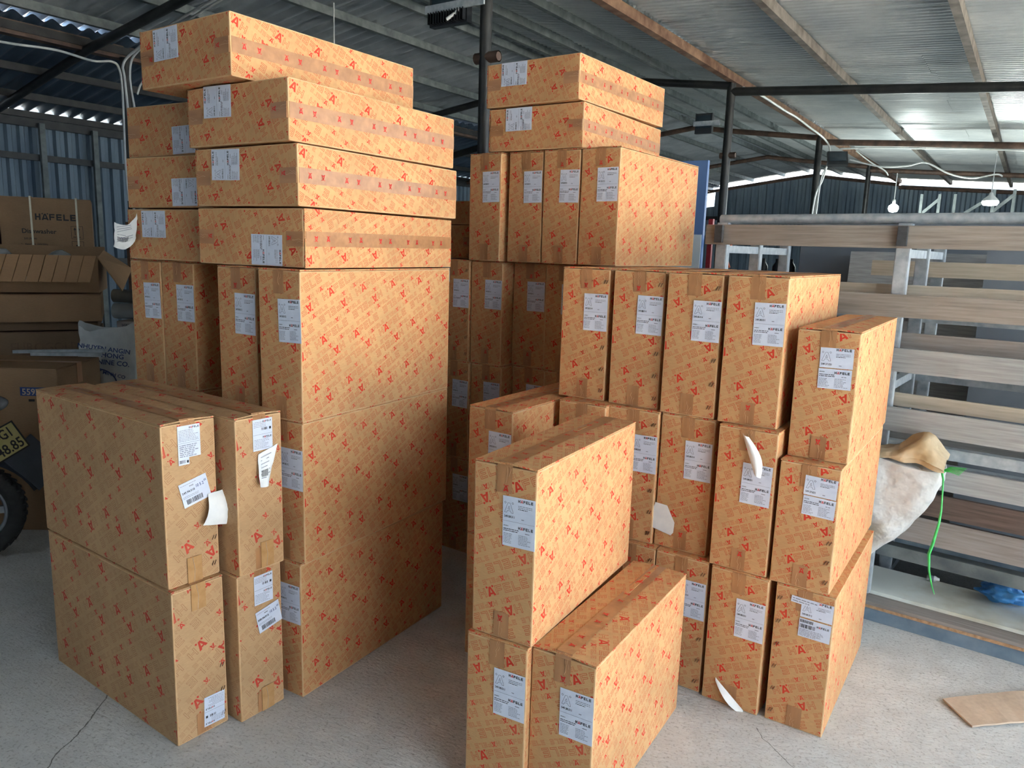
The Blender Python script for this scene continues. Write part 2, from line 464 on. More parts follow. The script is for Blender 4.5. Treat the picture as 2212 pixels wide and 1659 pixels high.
def flap_mesh(w, d, side, mt, raise_, off, skew):
    """one top flap, hinged on its long outer edge, lifted by raise_ at the seam"""
    mb = MB(); th = .0042; x0 = side * w / 2; x1 = side * .0012; n = 6; vs = []
    for j in range(n + 1):
        yy = -d / 2 + d * j / n; r_ = raise_ * (1 - skew * j / n)
        wob = .0012 * math.sin(j * 2.1 + side)
        for (xx, zz) in ((x0, 0), (x1, r_ + wob)):
            vs += [(xx, yy, zz - th), (xx, yy, zz)]
    for j in range(n):
        a = j * 4; b = a + 4
        mb.add([vs[a + 1], vs[a + 3], vs[b + 3], vs[b + 1]], [(0, 1, 2, 3) if side < 0 else (3, 2, 1, 0)])
        mb.add([vs[a], vs[a + 2], vs[b + 2], vs[b]], [(3, 2, 1, 0) if side < 0 else (0, 1, 2, 3)])
        mb.add([vs[a + 2], vs[a + 3], vs[b + 3], vs[b + 2]], [(0, 1, 2, 3)])
        mb.add([vs[a], vs[a + 1], vs[b + 1], vs[b]], [(0, 1, 2, 3)])
    mb.add([vs[0], vs[1], vs[3], vs[2]], [(0, 1, 2, 3)]); mb.add(vs[-4:], [(0, 1, 3, 2)])
    me = mb.mesh('flap', [mt, M_KRAFT_D])
    me.update(); add_uv(me, off)
    return me
def tape_mesh(w, d, h, topside, tw=.047, drop=.078, raise_=0.0, seed=0, logos=True, crease=True):
    """brown tape along the seam on the top (or bottom) face that wraps over the front edge"""
    rnd = random.Random(seed); mb = MB(); sg = 1 if topside else -1
    z = sg * h / 2; e = .0011; yf = -d / 2
    path = [(d / 2 - .002, z + sg * (e + raise_ * .3))]
    n = 7
    for i in range(1, n): path.append((d / 2 - d * i / n, z + sg * (e + raise_ * (.3 + .7 * i / n))))
    path += [(yf + .006, z + sg * (e + raise_)), (yf - e, z - sg * .006), (yf - e, z - sg * drop)]
    sk = rnd.uniform(-.004, .004); vs = []
    for i, (yy, zz) in enumerate(path):
        sh = sk * (i / len(path) - .5) * 2
        for a in (-.5, 0, .5): vs.append((a * tw + sh, yy, zz))
    fs = []
    for i in range(len(path) - 1):
        for a in range(2):
            q = (i * 3 + a, i * 3 + a + 1, i * 3 + a + 4, i * 3 + a + 3); fs.append(q[::-1] if topside else q)
    mb.add(vs, fs, 0)
    if crease:                         # pale puckered folds in the tape tab
        x = rnd.uniform(-.009, .009); zz0 = z - sg * .004
        pts = [(x + rnd.uniform(-.003, .003), yf - e - .0006, zz0 - sg * k * drop * .12) for k in range(6)]
        mb.tube(pts, .0005, 4, 2, caps=False)
        pts = [(p[0] + .008 + rnd.uniform(-.003, .003), p[1], p[2]) for p in pts[:4]]; mb.tube(pts, .0004, 4, 2, caps=False)
    if logos:
        if rnd.random() < .55: letter_A(mb, rnd.uniform(-.012, .0), z - sg * drop + .005 + (0 if sg > 0 else -.03) if sg > 0 else z + drop - .026, .017, yf - e - .0006, 1, flip=rnd.random() < .5)
        k = 0; yy = -d / 2 + .05
        while yy < d / 2 - .03:
            b = MB(); letter_A(b, -.0085, -.0085, .017, 0, 1, flip=(k % 2 == 0))
            rz = PI / 2
            pts = [Vector(v) for v in b.v]; zz = z + sg * (e + raise_ + .0009)
            mb.add([(-p_.z * 1.0, yy + p_.x, zz) for p_ in pts], b.f, 1)
            yy += (.055 if k % 2 == 0 else .105); k += 1
    return mb.mesh('tape', [M_TAPE, M_RED, M_CREASE])
def staple_mesh():
    mb = MB()
    for k in (-1, 1):
        M = Matrix.Translation((k * .0042, -.0008, 0)) @ Matrix.Rotation(R(24), 4, 'Y')
        mb.box((0, 0, 0), (.0016, .0018, .0155), 0, M)
    return mb.mesh('staple', [M_STAPLE])
STAPLE = staple_mesh()

def carton(label, x, y, yaw, z, w, d, h, turn=0, code='549.08.014', lab='full', raise_=0.0, staples=None, mt=None, group=None,
           tapes=('top', 'bottom'), lab_pos=None, seed=None, logos=True):
    """x,y = front right bottom corner on plan; turn: 0 upright, 1 lying with its top to the left, -1 with its top to the right.
       w,d,h are the upright sizes"""
    mt = mt or M_CARD; seed = len(COL.objects) if seed is None else seed
    rnd = random.Random(seed * 7 + 1)
    W, H = (w, h) if turn == 0 else (h, w)
    ex = Vector((math.cos(yaw), math.sin(yaw), 0)); ey = Vector((-math.sin(yaw), math.cos(yaw), 0))
    base = Vector((x, y, z)) - ex * W / 2 + ey * d / 2
    root = empty('carton', base, yaw)
    tag(root, label, 'carton', group)
    M = Matrix.Translation((0, 0, H / 2)) @ Matrix.Rotation(-turn * PI / 2, 4, 'Y')
    g = .0015                                  # a hair of air between neighbours
    w2, h2 = w - 2 * g, h - .001
    off = 0.04
    bh = h2 - .005
    bo = link('body', body_mesh(w2, d, bh, mt, off, seed % 5), root, M @ Matrix.Translation((0, 0, -.0025)))
    for s_ in (-1, 1):
        link('flap', flap_mesh(w2 - .003, d - .003, s_, mt, raise_ * (1 if s_ < 0 else .8) + .0004, off, .35 if s_ < 0 else .7), root, M @ Matrix.Translation((0, 0, h2 / 2)))
    if 'top' in tapes: link('tape', tape_mesh(w2, d, h2, True, raise_=raise_ + .0006, seed=seed, logos=logos), root, M)
    if 'bottom' in tapes: link('tape', tape_mesh(w2, d, h2, False, seed=seed + 50, logos=logos), root, M)
    if lab:
        lx, lz, tilt = lab_pos or (w / 2 - .004 - LW / 2 + rnd.uniform(-.004, .002), h / 2 - .088 - LH / 2 + rnd.uniform(-.008, .006), R(rnd.uniform(-1.2, 1.2)))
        for kd, dz in ({'full': [('full', 0)], 'split': [('upper', .033), ('lower', -.033)], 'split2': [('upper', .034), ('barcode', -.034)]}.get(lab) or [(lab, 0)]):
            link('label', label_mesh(code, kd), root, M @ Matrix.Translation((lx + rnd.uniform(-.002, .002), -d / 2 - .0012, lz + dz)) @ Matrix.Rotation(tilt, 4, 'Y'))
    if staples:
        for i in range(6):
            sx = (w / 2 - .020) if staples > 0 else (-w / 2 + .018)
            zz = h / 2 - .05 - i * (h - .09) / 5
            if staples > 0 and h / 2 - .24 < zz < h / 2 - (.04 if lab_pos else .075): continue
            link('staple', STAPLE, root, M @ Matrix.Translation((sx + rnd.uniform(-.003, .003), -d / 2 - .0006, zz)))
    MROOT[root.name] = M
    return root
def on_front(root, me, name, lx, lz, d, out=.002, tilt=0.0, up_rot=None):
    M = MROOT[root.name]
    return link(name, me, root, M @ Matrix.Translation((lx, -d / 2 - out, lz)) @ Matrix.Rotation(tilt, 4, 'Y'))

def curled(w, h, fn, mats=None, mi=0, n=9, name='peeled_label'):
    """a limp sheet: fn(u, v) -> (x, y, z) with u, v in 0..1; given a hair of thickness"""
    mb = MB(); th = .0006; top = [[Vector(fn(i / n, j / n)) for i in range(n + 1)] for j in range(n + 1)]
    vs = [p for row in top for p in row]; k = n + 1
    nr = []
    for j in range(k):
        for i in range(k):
            a = top[j][min(i + 1, n)] - top[j][max(i - 1, 0)]; b = top[min(j + 1, n)][i] - top[max(j - 1, 0)][i]
            c = a.cross(b); nr.append(c.normalized() if c.length > 1e-9 else Vector((0, -1, 0)))
    fs = [(j * k + i, j * k + i + 1, (j + 1) * k + i + 1, (j + 1) * k + i) for j in range(n) for i in range(n)]
    mb.add(vs, fs, mi, True)
    mb.add([v - q * th for v, q in zip(vs, nr)], [f[::-1] for f in fs], mi, True)
    return mb

# ------------------------------------------------------------------ structure materials
def fn_concrete(t, b):
    p = geo_pos(t)
    big = t.noise(p, 0.9, 5, 0.6); mid = t.noise(p, 9, 3, 0.65); fine = t.noise(p, 95, 3, 0.65)
    c = t.ramp(big, 0.32, 0.68, rgb(190, 190, 187), rgb(216, 216, 212))
    c = t.mix(t.ramp(mid, 0.35, 0.75, (0, 0, 0, 1), (.55, .55, .55, 1)), c, rgb(176, 175, 171))
    c = t.mix(t.ramp(fine, 0.54, 0.66, (0, 0, 0, 1), (.6, .6, .6, 1)), c, rgb(134, 132, 127))
    # hairline cracks: distance to a few wandering lines on the slab
    sep = t.node('ShaderNodeSeparateXYZ')
    wob = t.noise(p, 3.2, 5, 0.6); t.put(sep.inputs[0], p)
    w = t.m('MULTIPLY', t.m('SUBTRACT', wob, 0.5), 0.11)
    tot = None
    for (x0, y0, x1, y1, hw) in CRACKS:
        L = math.hypot(x1 - x0, y1 - y0); ux, uy = (x1 - x0) / L, (y1 - y0) / L
        dx = t.m('SUBTRACT', sep.outputs[0], x0); dy = t.m('SUBTRACT', sep.outputs[1], y0)
        al = t.m('ADD', t.m('MULTIPLY', dx, ux), t.m('MULTIPLY', dy, uy))
        ac = t.m('ABSOLUTE', t.m('ADD', t.m('SUBTRACT', t.m('MULTIPLY', dy, ux), t.m('MULTIPLY', dx, uy)), w))
        k = t.m('MULTIPLY', t.m('MULTIPLY', t.m('LESS_THAN', ac, hw), t.m('GREATER_THAN', al, 0)), t.m('LESS_THAN', al, L))
        tot = k if tot is None else t.m('MAXIMUM', tot, k)
    c = t.mix(t.m('MULTIPLY', tot, 0.75), c, rgb(70, 66, 60))
    t.put(b.inputs['Base Color'], c)
    hgt = t.m('ADD', t.m('MULTIPLY', t.noise(t.mapping(t.mapping(p, rot=(0, 0, .5)), scale=(1, 2.4, 1)), 34, 4, 0.65), 1.0), t.m('MULTIPLY', tot, -1.2))
    t.put(b.inputs['Normal'], t.bump(hgt, 0.7, 0.008))
CRACKS = [(0.86, 2.30, 1.10, 1.35, .0013), (1.35, 1.9, 2.3, 1.55, .0011), (-1.36, 2.42, -1.28, 1.2, .0022)]
M_CONC = mat('concrete_floor', rgb(170, 169, 164), 0.85, fn=fn_concrete, spec=0.3)
M_YARD = mat('yard_ground', rgb(214, 208, 196), 0.9, fn=noisy(rgb(206, 200, 188), rgb(222, 216, 204), 3, 4, world_co=True))
def fn_zinc(t, b):
    p = geo_pos(t)
    c = t.ramp(t.noise(p, 1.3, 5, .6), .35, .65, rgb(196, 202, 204), rgb(226, 229, 228))
    st = t.noise(t.mapping(t.mapping(p, rot=(0, 0, AZ)), scale=(.5, 8, 1)), 2.2, 4)
    c = t.mix(t.ramp(st, .66, .80, (0, 0, 0, 1), (.5, .5, .5, 1)), c, rgb(128, 104, 84))
    t.put(b.inputs['Base Color'], c)
M_ZINC = mat('zinc_roofing', rgb(210, 214, 214), 0.36, 0.4, fn=fn_zinc)
M_ZINC2 = mat('zinc_roofing_old', rgb(170, 176, 178), 0.36, 0.45, fn=noisy(rgb(160, 168, 176), rgb(200, 206, 210), 2.5, 5, world_co=True))
M_BLUEROOF = mat('blue_grey_roofing', rgb(84, 102, 124), 0.5, 0.35, fn=noisy(rgb(70, 88, 110), rgb(98, 116, 136), 1.5, 4, world_co=True))
M_WALL = mat('grey_wall_sheet', rgb(104, 122, 138), 0.55, 0.3, fn=noisy(rgb(88, 106, 124), rgb(122, 138, 150), 3, 5, stretch=(1, 1, .2), world_co=True))
M_GALV = mat('galvanised_steel', rgb(170, 178, 182), 0.45, 0.3, fn=noisy(rgb(150, 160, 168), rgb(190, 197, 200), 26, 4))
M_PURLIN = mat('grey_purlin', rgb(104, 112, 112), 0.6, 0.4, fn=noisy(rgb(84, 92, 94), rgb(124, 131, 130), 9, 5, world_co=True))
M_RUST = mat('rusty_steel', rgb(116, 82, 60), 0.8, 0.15, fn=noisy(rgb(82, 52, 38), rgb(142, 114, 90), 7, 6, world_co=True))
M_TIMBER = mat('weathered_purlin', rgb(112, 106, 98), 0.8, 0.1, fn=noisy(rgb(86, 78, 70), rgb(134, 128, 120), 8, 6, world_co=True))
M_BLKSTEEL = mat('black_painted_steel', rgb(30, 34, 38), 0.42, 0.2, fn=noisy(rgb(22, 26, 30), rgb(52, 52, 50), 9, 5, world_co=True))
M_BRNSTEEL = mat('brown_steel_pipe', rgb(82, 66, 58), 0.6, 0.2, fn=noisy(rgb(60, 50, 46), rgb(108, 84, 70), 9, 5, world_co=True))
M_CONDUIT = mat('grey_pvc_conduit', rgb(196, 200, 200), 0.45, fn=noisy(rgb(184, 190, 192), rgb(208, 210, 208), 12))
M_WHITECABLE = mat('white_cable', rgb(232, 234, 230), 0.45, fn=noisy(rgb(222, 226, 224), rgb(238, 240, 236), 12))

# ------------------------------------------------------------------ floor, yard
def slab(name, corners, th, mt):
    mb = MB(); c = [Vector(p) for p in corners]; k = len(c)
    lo = [p - Vector((0, 0, th)) for p in c]
    mb.add(c, [tuple(range(k))]); mb.add(lo, [tuple(range(k))[::-1]])
    for i in range(k): mb.add([c[i], lo[i], lo[(i + 1) % k], c[(i + 1) % k]], [(0, 1, 2, 3)])
    o = mb.build(name, mt, fix=True); tag(o, kind='structure'); return o
S_L, S_R, D_F, D_B = -9.7, 3.1, -5.0, 20.7  # front end of roof and floor extended out of view to dim front light
slab('floor', [BF(S_L - .3, D_F - .4, 0), BF(S_R + .4, D_F - .4, 0), BF(S_R + .4, D_B + .3, 0), BF(S_L - .3, D_B + .3, 0)], .15, M_CONC)
slab('ground', [BF(-45, -45, -.02), BF(45, -45, -.02), BF(45, 60, -.02), BF(-45, 60, -.02)], .1, M_YARD)

# ------------------------------------------------------------------ roof
ceil = empty('ceiling'); tag(ceil, kind='structure')
def corr_mesh(L, W, pitch, amp, mt, nx=3, trap=False, per=8):
    n = max(1, round(W / pitch)); vs = []; fs = []; cols = n * per + 1
    for i in range(nx + 1):
        for j in range(cols):
            ph = j / per; y = W * j / (cols - 1)
            if trap:
                f = ph % 1.0; z = amp * (1 if f < .35 else (-1 if .5 <= f < .85 else (1 - (f - .35) / .15 * 2 if f < .5 else -1 + (f - .85) / .15 * 2)))
            else: z = amp * math.sin(2 * PI * ph)
            vs.append((L * i / nx, y, z))
    for i in range(nx):
        for j in range(cols - 1):
            a = i * cols + j; fs.append((a, a + 1, a + cols + 1, a + cols))
    mb = MB(); mb.add(vs, fs, 0, True); return mb.mesh('roof_sheet', [mt])
def frame_matrix(xa, ya, loc):
    xa = Vector(xa).normalized(); ya = Vector(ya).normalized(); za = xa.cross(ya).normalized(); ya = za.cross(xa)
    M = Matrix((xa, ya, za)).transposed().to_4x4(); return Matrix.Translation(loc) @ M
RS, RZ = -4.9, 3.75           # ridge
ES_, EZ = -7.5, 3.39          # left eave
KL = (RZ - EZ) / (RS - ES_)   # left slope
KA = (RZ - 3.43) / 1.98       # ridge to the rusty purlin
KB = 0.07
def zA(s): return RZ - KA * (s - RS)
def zL(s): return RZ - KL * (RS - s)
def zB(s): return 3.46 - KB * (s + 2.92)
rr = random.Random(11)
SW = 0.76
def lay(rows, z_of, meshes, d0, d1, dirn=1, step=SW, lift=.0):
    d = d0
    while d < d1:
        for k, (s0, s1) in enumerate(rows):
            zs0, zs1 = z_of(s0), z_of(s1); me = meshes[k]
            xa = ES * (s1 - s0) + Vector((0, 0, zs1 - zs0))
            jig = rr.uniform(-.004, .004); jz = rr.uniform(0, .008) + .006 * k + lift
            M = frame_matrix(xa, ED, BF(s0 + rr.uniform(-.05, .05), d + jig, zs0 + jz))
            link('roof_sheet', me, ceil, M)
        d += step
Ra = corr_mesh(2.03, SW + .05, .080, .019, M_ZINC)
lay([(-4.92, -2.93)], zA, [Ra], D_F, D_B, lift=.05)
Rb1 = corr_mesh(2.0, SW + .05, .080, .019, M_ZINC); Rb2 = corr_mesh(2.2, SW + .05, .080, .019, M_ZINC)
lay([(-3.02, -1.05), (-1.2, .95), (.8, 3.0)], lambda s: zB(s) + .05, [Rb1, Rb2, Rb2], D_F, D_B)
Rl1 = corr_mesh(1.5, SW + .14, .15, .021, M_ZINC2); Rl2 = corr_mesh(1.45, SW + .14, .15, .021, M_ZINC2)
lay([(-4.88, -6.36), (-6.25, -7.66)], lambda s: zL(s) + .05, [Rl1, Rl2], D_F, D_B)
WALLZ = 2.90
Rn = corr_mesh(2.42, 1.28, .16, .022, M_BLUEROOF)
lay([(-7.42, -9.86)], lambda s: 3.405 - (-7.42 - s) * .205, [Rn], D_F, D_B, step=1.12)
def purlin(p, q, w, h, mt, name='purlin'):
    mb = MB(); mb.bar(p, q, w, h); return mb.build(name, mt, ceil)
for s in (-3.62, -4.25, -4.78): purlin(BF(s, D_F, zA(s) - .0), BF(s, D_B, zA(s) - .0), .05, .075, M_PURLIN)
for s in (-5.05, -5.65, -6.45, -7.2): purlin(BF(s, D_F, zL(s)), BF(s, D_B, zL(s)), .05, .075, M_PURLIN)
purlin(BF(-2.92, D_F, 3.42), BF(-2.92, D_B, 3.42), .075, .085, M_RUST)
for i, s in enumerate((-1.846, -.656, .55, 1.75, 2.9)): purlin(BF(s, D_F, zB(s) - .02), BF(s, D_B, zB(s) - .02), .06, .085, M_TIMBER)
for s in (-7.55, -8.4, -9.1, -9.65): purlin(BF(s, D_F, 3.405 - (-7.42 - s) * .205 - .06), BF(s, D_B, 3.405 - (-7.42 - s) * .205 - .06), .05, .07, M_BLKSTEEL)
mb = MB(); mb.box((0, 0, 0), (.10, D_B - D_F, .12), 0)
gut = mb.build('gutter', M_BRNSTEEL, ceil); gut.matrix_local = frame_matrix(ES, ED, BF(-7.60, (D_B + D_F) / 2, 3.31))
FR = (3.93, 8.36, 12.44, 16.6, 20.6)
for i, d in enumerate(FR):
    mb = MB(); mb.tube([BF(-2.92, d, 3.28), BF(3.05, d, 3.28 - .068 * 5.97)], .045, 10)
    mb.build('rafter', M_BLKSTEEL if i < 2 else M_BRNSTEEL, ceil)
    mb = MB(); mb.tube([BF(-2.92, d, 3.34), BF(-4.2, d, zA(-4.2) - .13), BF(-4.9, d, RZ - .14), BF(-5.6, d, zL(-5.6) - .13), BF(-7.5, d, 3.26), BF(-9.7, d, 2.82)], .042, 10)
    mb.build('rafter', M_BLKSTEEL if i < 2 else M_BRNSTEEL, ceil)
for d in (6.1, 10.4): 
    mb = MB(); mb.bar(BF(-7.55, d, 3.22), BF(-9.7, d, 2.82), .06, .1); mb.build('rafter', M_BLKSTEEL, ceil)

# ------------------------------------------------------------------ walls
def wall_of_sheets(name, p, q, z_top, mt, pitch=.13, step=1.04, amp=.018):
    """z_top(t) with t in metres from p; every sheet is its own piece"""
    root = empty(name); tag(root, kind='structure')
    p, q = Vector(p), Vector(q); u = (q - p).normalized(); L = (q - p).length; k = 0
    t0 = 0.0
    while t0 < L - .01:
        w = min(step, L - t0); n = max(1, round(w / pitch)); per = 6; mb = MB(); vs = []; cols = n * per + 1
        nrm = Vector((u.y, -u.x, 0))
        for j in range(cols):
            f = (j / per) % 1.0; off = amp * (1 if f < .34 else (-1 if .5 <= f < .84 else 0))
            tt = t0 + w * j / (cols - 1); b_ = p + u * tt + nrm * off
            vs += [(b_.x, b_.y, 0), (b_.x, b_.y, z_top(tt))]
        mb.add(vs, [(2 * j, 2 * j + 2, 2 * j + 3, 2 * j + 1) for j in range(cols - 1)])
        mb.build('wall_sheet', mt, root); t0 += step; k += 1
    return root
wl_root = wall_of_sheets('wall_left', BF(S_L, D_F, 0), BF(S_L, D_B, 0), lambda t: 2.87, M_WALL)
def gable_top(t):
    s = S_L + t
    if s < -7.5: return 2.88 - (-7.5 - s) * .13
    if s < RS: return zL(s) - .10
    if s < -2.92: return zA(s) - .10
    return zB(s) - .10
wb_root = wall_of_sheets('wall_back', BF(S_L, D_B + .15, 0), BF(S_R, D_B + .15, 0), gable_top, M_WALL, pitch=.2, step=.8)
wall_of_sheets('wall_right_light_block', BF(S_R, 4.3, 0), BF(S_R, D_B, 0), lambda t: 1.75 if t < 6.9 else 3.0, M_WALL, pitch=.2, step=1.0)  # unseen wall added to keep the space behind the rack dark
wall_of_sheets('wall_right_light_block', BF(S_R, D_F, 0), BF(S_R, -1.2, 0), lambda t: 2.95, M_WALL, pitch=.2, step=1.0)  # unseen wall added to cut light on the carton fronts
wall_of_sheets('wall_front_light_block', BF(S_L, D_F, 0), BF(S_R, D_F, 0), lambda t: 2.85 + min(max(0, t - 2.2) * .2, .5), M_WALL, pitch=.2, step=1.0)  # unseen wall added to block light from the front
for z in (1.25, 2.42):
    mb = MB(); mb.bar(BF(S_L + .06, D_F, z), BF(S_L + .06, D_B, z), .06, .07); mb.build('girt', M_BLKSTEEL, wl_root)
mb = MB(); mb.bar(BF(S_L + .05, D_F, 2.80), BF(S_L + .05, D_B, 2.80), .07, .09); mb.build('wall_plate', M_BLKSTEEL, wl_root)
for d in (1.9, 4.42, 5.02, 7.6, 10.2):
    mb = MB(); mb.bar(BF(S_L + .12, d, 0), BF(S_L + .12, d, 2.8), .045, .06, 0, ED); mb.build('stud', M_PURLIN, wl_root)
for z in (2.55,):
    mb = MB(); mb.bar(BF(S_L, D_B + .05, z), BF(S_R, D_B + .05, z), .06, .1); mb.build('girt', M_BLKSTEEL, wb_root)

# ------------------------------------------------------------------ posts, conduits, lamps
def steel_post(label, s, d, z1, r=.045, mt=None, collar=None):
    root = empty('steel_post', BF(s, d, 0)); tag(root, label, 'post', 'posts under the roof')
    mb = MB(); mb.tube([(0, 0, 0), (0, 0, z1)], r, 14); mb.build('pipe', mt or M_BLKSTEEL, root)
    mb = MB(); mb.box((0, 0, .006), (.22, .22, .012)); mb.build('base_plate', M_BLKSTEEL, root)
    if collar:
        mb = MB(); mb.tube([ES * -.07 + Vector((0, 0, collar)), ES * .10 + Vector((0, 0, collar))], .034, 12, caps=False)
        mb.tube([ES * .10 + Vector((0, 0, collar)), ES * .02 + Vector((0, 0, collar))], .026, 12); mb.build('pipe_stub', M_BRNSTEEL, root)
    return root
steel_post('black pipe post right behind the middle carton stack', -2.92, 3.93, 3.36, .038, collar=2.69)
steel_post('black pipe post with a side stub, left of the galvanised rack', -2.92, 8.36, 3.36, .045, collar=2.62)
steel_post('grey pipe post with white cables down its side, behind the rack', -2.92, 12.44, 3.36, .05)
steel_post('thin pipe post under the far roof, right of the cable-wrapped post', -2.92, 16.6, 3.36, .05)
lp = steel_post('dark post with grey conduits at far left, beside the wall', -7.5, 4.27, 3.25, .05)
mb = MB(); mb.box((0, 0, .85), (.12, .12, 1.7)); mb.build('sleeve', M_RUST, lp)

def cable(label, pts, r, mt, name='cable', group=None, n=6, sub=6):
    P = [Vector(p) for p in pts]; out = []
    for i in range(len(P) - 1):
        p0 = P[max(i - 1, 0)]; p1 = P[i]; p2 = P[i + 1]; p3 = P[min(i + 2, len(P) - 1)]
        for k in range(sub):
            t = k / sub
            out.append(.5 * ((2 * p1) + (-p0 + p2) * t + (2 * p0 - 5 * p1 + 4 * p2 - p3) * t * t + (-p0 + 3 * p1 - 3 * p2 + p3) * t ** 3))
    out.append(P[-1]); mb = MB(); mb.tube(out, r, n); o = mb.build(name, mt)
    return tag(o, label, 'cable', group)
G_C = 'grey conduits at the left post'
cable('grey conduit crossing below the left roof, clipped near the wall', [BF(-7.38, 2.2, 3.10), BF(-7.38, 3.13, 3.128), BF(-7.38, 3.57, 3.159), BF(-7.38, 3.89, 3.135), BF(-7.38, 4.066, 3.165), BF(-7.40, 4.15, 3.12), BF(-7.40, 4.17, 2.9), BF(-7.40, 4.16, 2.3), BF(-7.40, 4.17, 1.9)], .011, M_CONDUIT, 'conduit', G_C)
cable('grey conduit bending up the rafter, nearest to the left post', [BF(-7.38, 4.20, 1.3), BF(-7.38, 4.21, 2.4), BF(-7.38, 4.19, 3.0), BF(-7.36, 4.17, 3.16), BF(-7.2, 4.2, 3.27), BF(-6.4, 4.1, 3.39), BF(-5.4, 4.05, 3.52)], .012, M_CONDUIT, 'conduit', G_C)
cable('grey conduit beside the left post, inner one of the bundle', [BF(-7.36, 4.27, 1.6), BF(-7.36, 4.27, 2.6), BF(-7.36, 4.23, 3.1), BF(-7.15, 4.24, 3.30), BF(-6.2, 4.18, 3.44), BF(-5.3, 4.1, 3.56)], .011, M_CONDUIT, 'conduit', G_C)
cable('short loose grey conduit end hanging near the left post', [BF(-7.2, 4.27, 3.36), BF(-7.25, 4.31, 3.2), BF(-7.25, 4.31, 3.06), BF(-7.3, 4.29, 2.98), BF(-7.32, 4.27, 2.90)], .009, M_CONDUIT, 'conduit', G_C)
G_W = 'white cables under the far roof'
cable('white cable wandering along the rusty ridge beam', [BF(-2.84, 8.5, 3.34), BF(-2.85, 9.14, 3.38), BF(-2.83, 10.1, 3.36), BF(-2.86, 10.8, 3.385), BF(-2.84, 11.4, 3.35), BF(-2.82, 12.3, 3.30), BF(-2.74, 12.36, 3.12), BF(-2.8, 12.36, 2.74), BF(-2.9, 12.34, 2.3), BF(-2.9, 12.34, .6)], .014, M_WHITECABLE, 'cable', G_W)
cable('straight white cable tied under the brown pipe beam', [BF(-2.6, 12.37, 3.16), BF(-2.05, 12.37, 3.15), BF(-1.45, 12.37, 3.11), BF(-.9, 12.37, 3.08), BF(-.3, 12.37, 3.03)], .013, M_WHITECABLE, 'cable', G_W)
cable('white cable drooping from the floodlight towards the hanging lamps', [BF(-2.42, 12.2, 2.98), BF(-2.0, 12.2, 2.867), BF(-1.65, 12.2, 2.867), BF(-1.426, 12.2, 2.90), BF(-1.128, 12.2, 2.745), BF(-.847, 12.2, 2.677), BF(-.58, 12.2, 2.72), BF(-.5, 12.2, 2.69)], .012, M_WHITECABLE, 'cable', G_W)
cable('white cable zigzagging down behind the drooping one', [BF(-2.5, 13, 3.2), BF(-2.28, 13, 3.026), BF(-2.07, 13, 2.896), BF(-2.01, 13, 2.82)], .011, M_WHITECABLE, 'cable', G_W)
cable('second white cable running straight down the cable-wrapped post', [BF(-2.62, 12.38, 3.12), BF(-2.77, 12.36, 2.9), BF(-2.84, 12.35, 2.5), BF(-2.86, 12.35, .6)], .012, M_WHITECABLE, 'cable', G_W)
cable('short white cable stub hanging beside the black floodlight', [BF(-2.955, 3.86, 3.16), BF(-3.0, 3.84, 3.02), BF(-3.05, 3.82, 2.95), BF(-3.12, 3.80, 2.905)], .011, M_WHITECABLE)
cable('thin grey wire hanging from the left roof above the top carton', [BF(-5.5, 5.1, 3.68), BF(-5.5, 5.1, 3.2), BF(-5.5, 5.1, 2.7)], .006, M_CONDUIT)

M_BULB = bpy.data.materials.new('lit_bulb'); M_BULB.use_nodes = True
_t = NT(M_BULB.node_tree); M_BULB.node_tree.nodes.clear(); _o = _t.node('ShaderNodeOutputMaterial'); _e = _t.node('ShaderNodeEmission')
_e.inputs[0].default_value = (.9, 1, .95, 1); _e.inputs[1].default_value = 14; _t.l.new(_e.outputs[0], _o.inputs[0])
M_LAMPWHITE = mat('lamp_white', rgb(220, 224, 220), .4, fn=noisy(rgb(212, 216, 214), rgb(228, 230, 226), 9))
def pendant(label, s, d, z0, z1, big):
    root = empty('hanging_lamp', BF(s, d, z1)); tag(root, label, 'lamp')
    mb = MB(); mb.tube([(0, 0, .12), (0, 0, z0 - z1)], .007, 6); mb.build('cord', M_CONDUIT, root)
    mb = MB(); mb.lathe([(.0, .16), (.022, .15), (.026, .11), (.022, .07)] if not big else [(.0, .16), (.02, .155), (.03, .12), (.085, .07), (.10, .045)], n=14); mb.build('lamp_cap', M_LAMPWHITE, root)
    mb = MB(); mb.lathe([(.03, .08), (.07, .05), (.078, .01), (.06, -.04), (.0, -.055)] if not big else [(.095, .05), (.10, .02), (.08, -.01), (.0, -.02)], n=14); mb.build('bulb', M_BULB, root)
    l = bpy.data.lights.new('bulb_light', 'POINT'); l.energy = 22; l.shadow_soft_size = .08; l.color = (.9, 1, .96)
    lo = bpy.data.objects.new('bulb_light', l); COL.objects.link(lo); lo.parent = root; lo.location = (0, 0, -.12)
pendant('lit round bulb hanging above the rack, left of the two', -2.03, 14.0, 2.95, 2.38, False)
pendant('lit lamp with cone cap hanging above the rack, right of the two', -.6, 12.2, 2.98, 2.33, True)

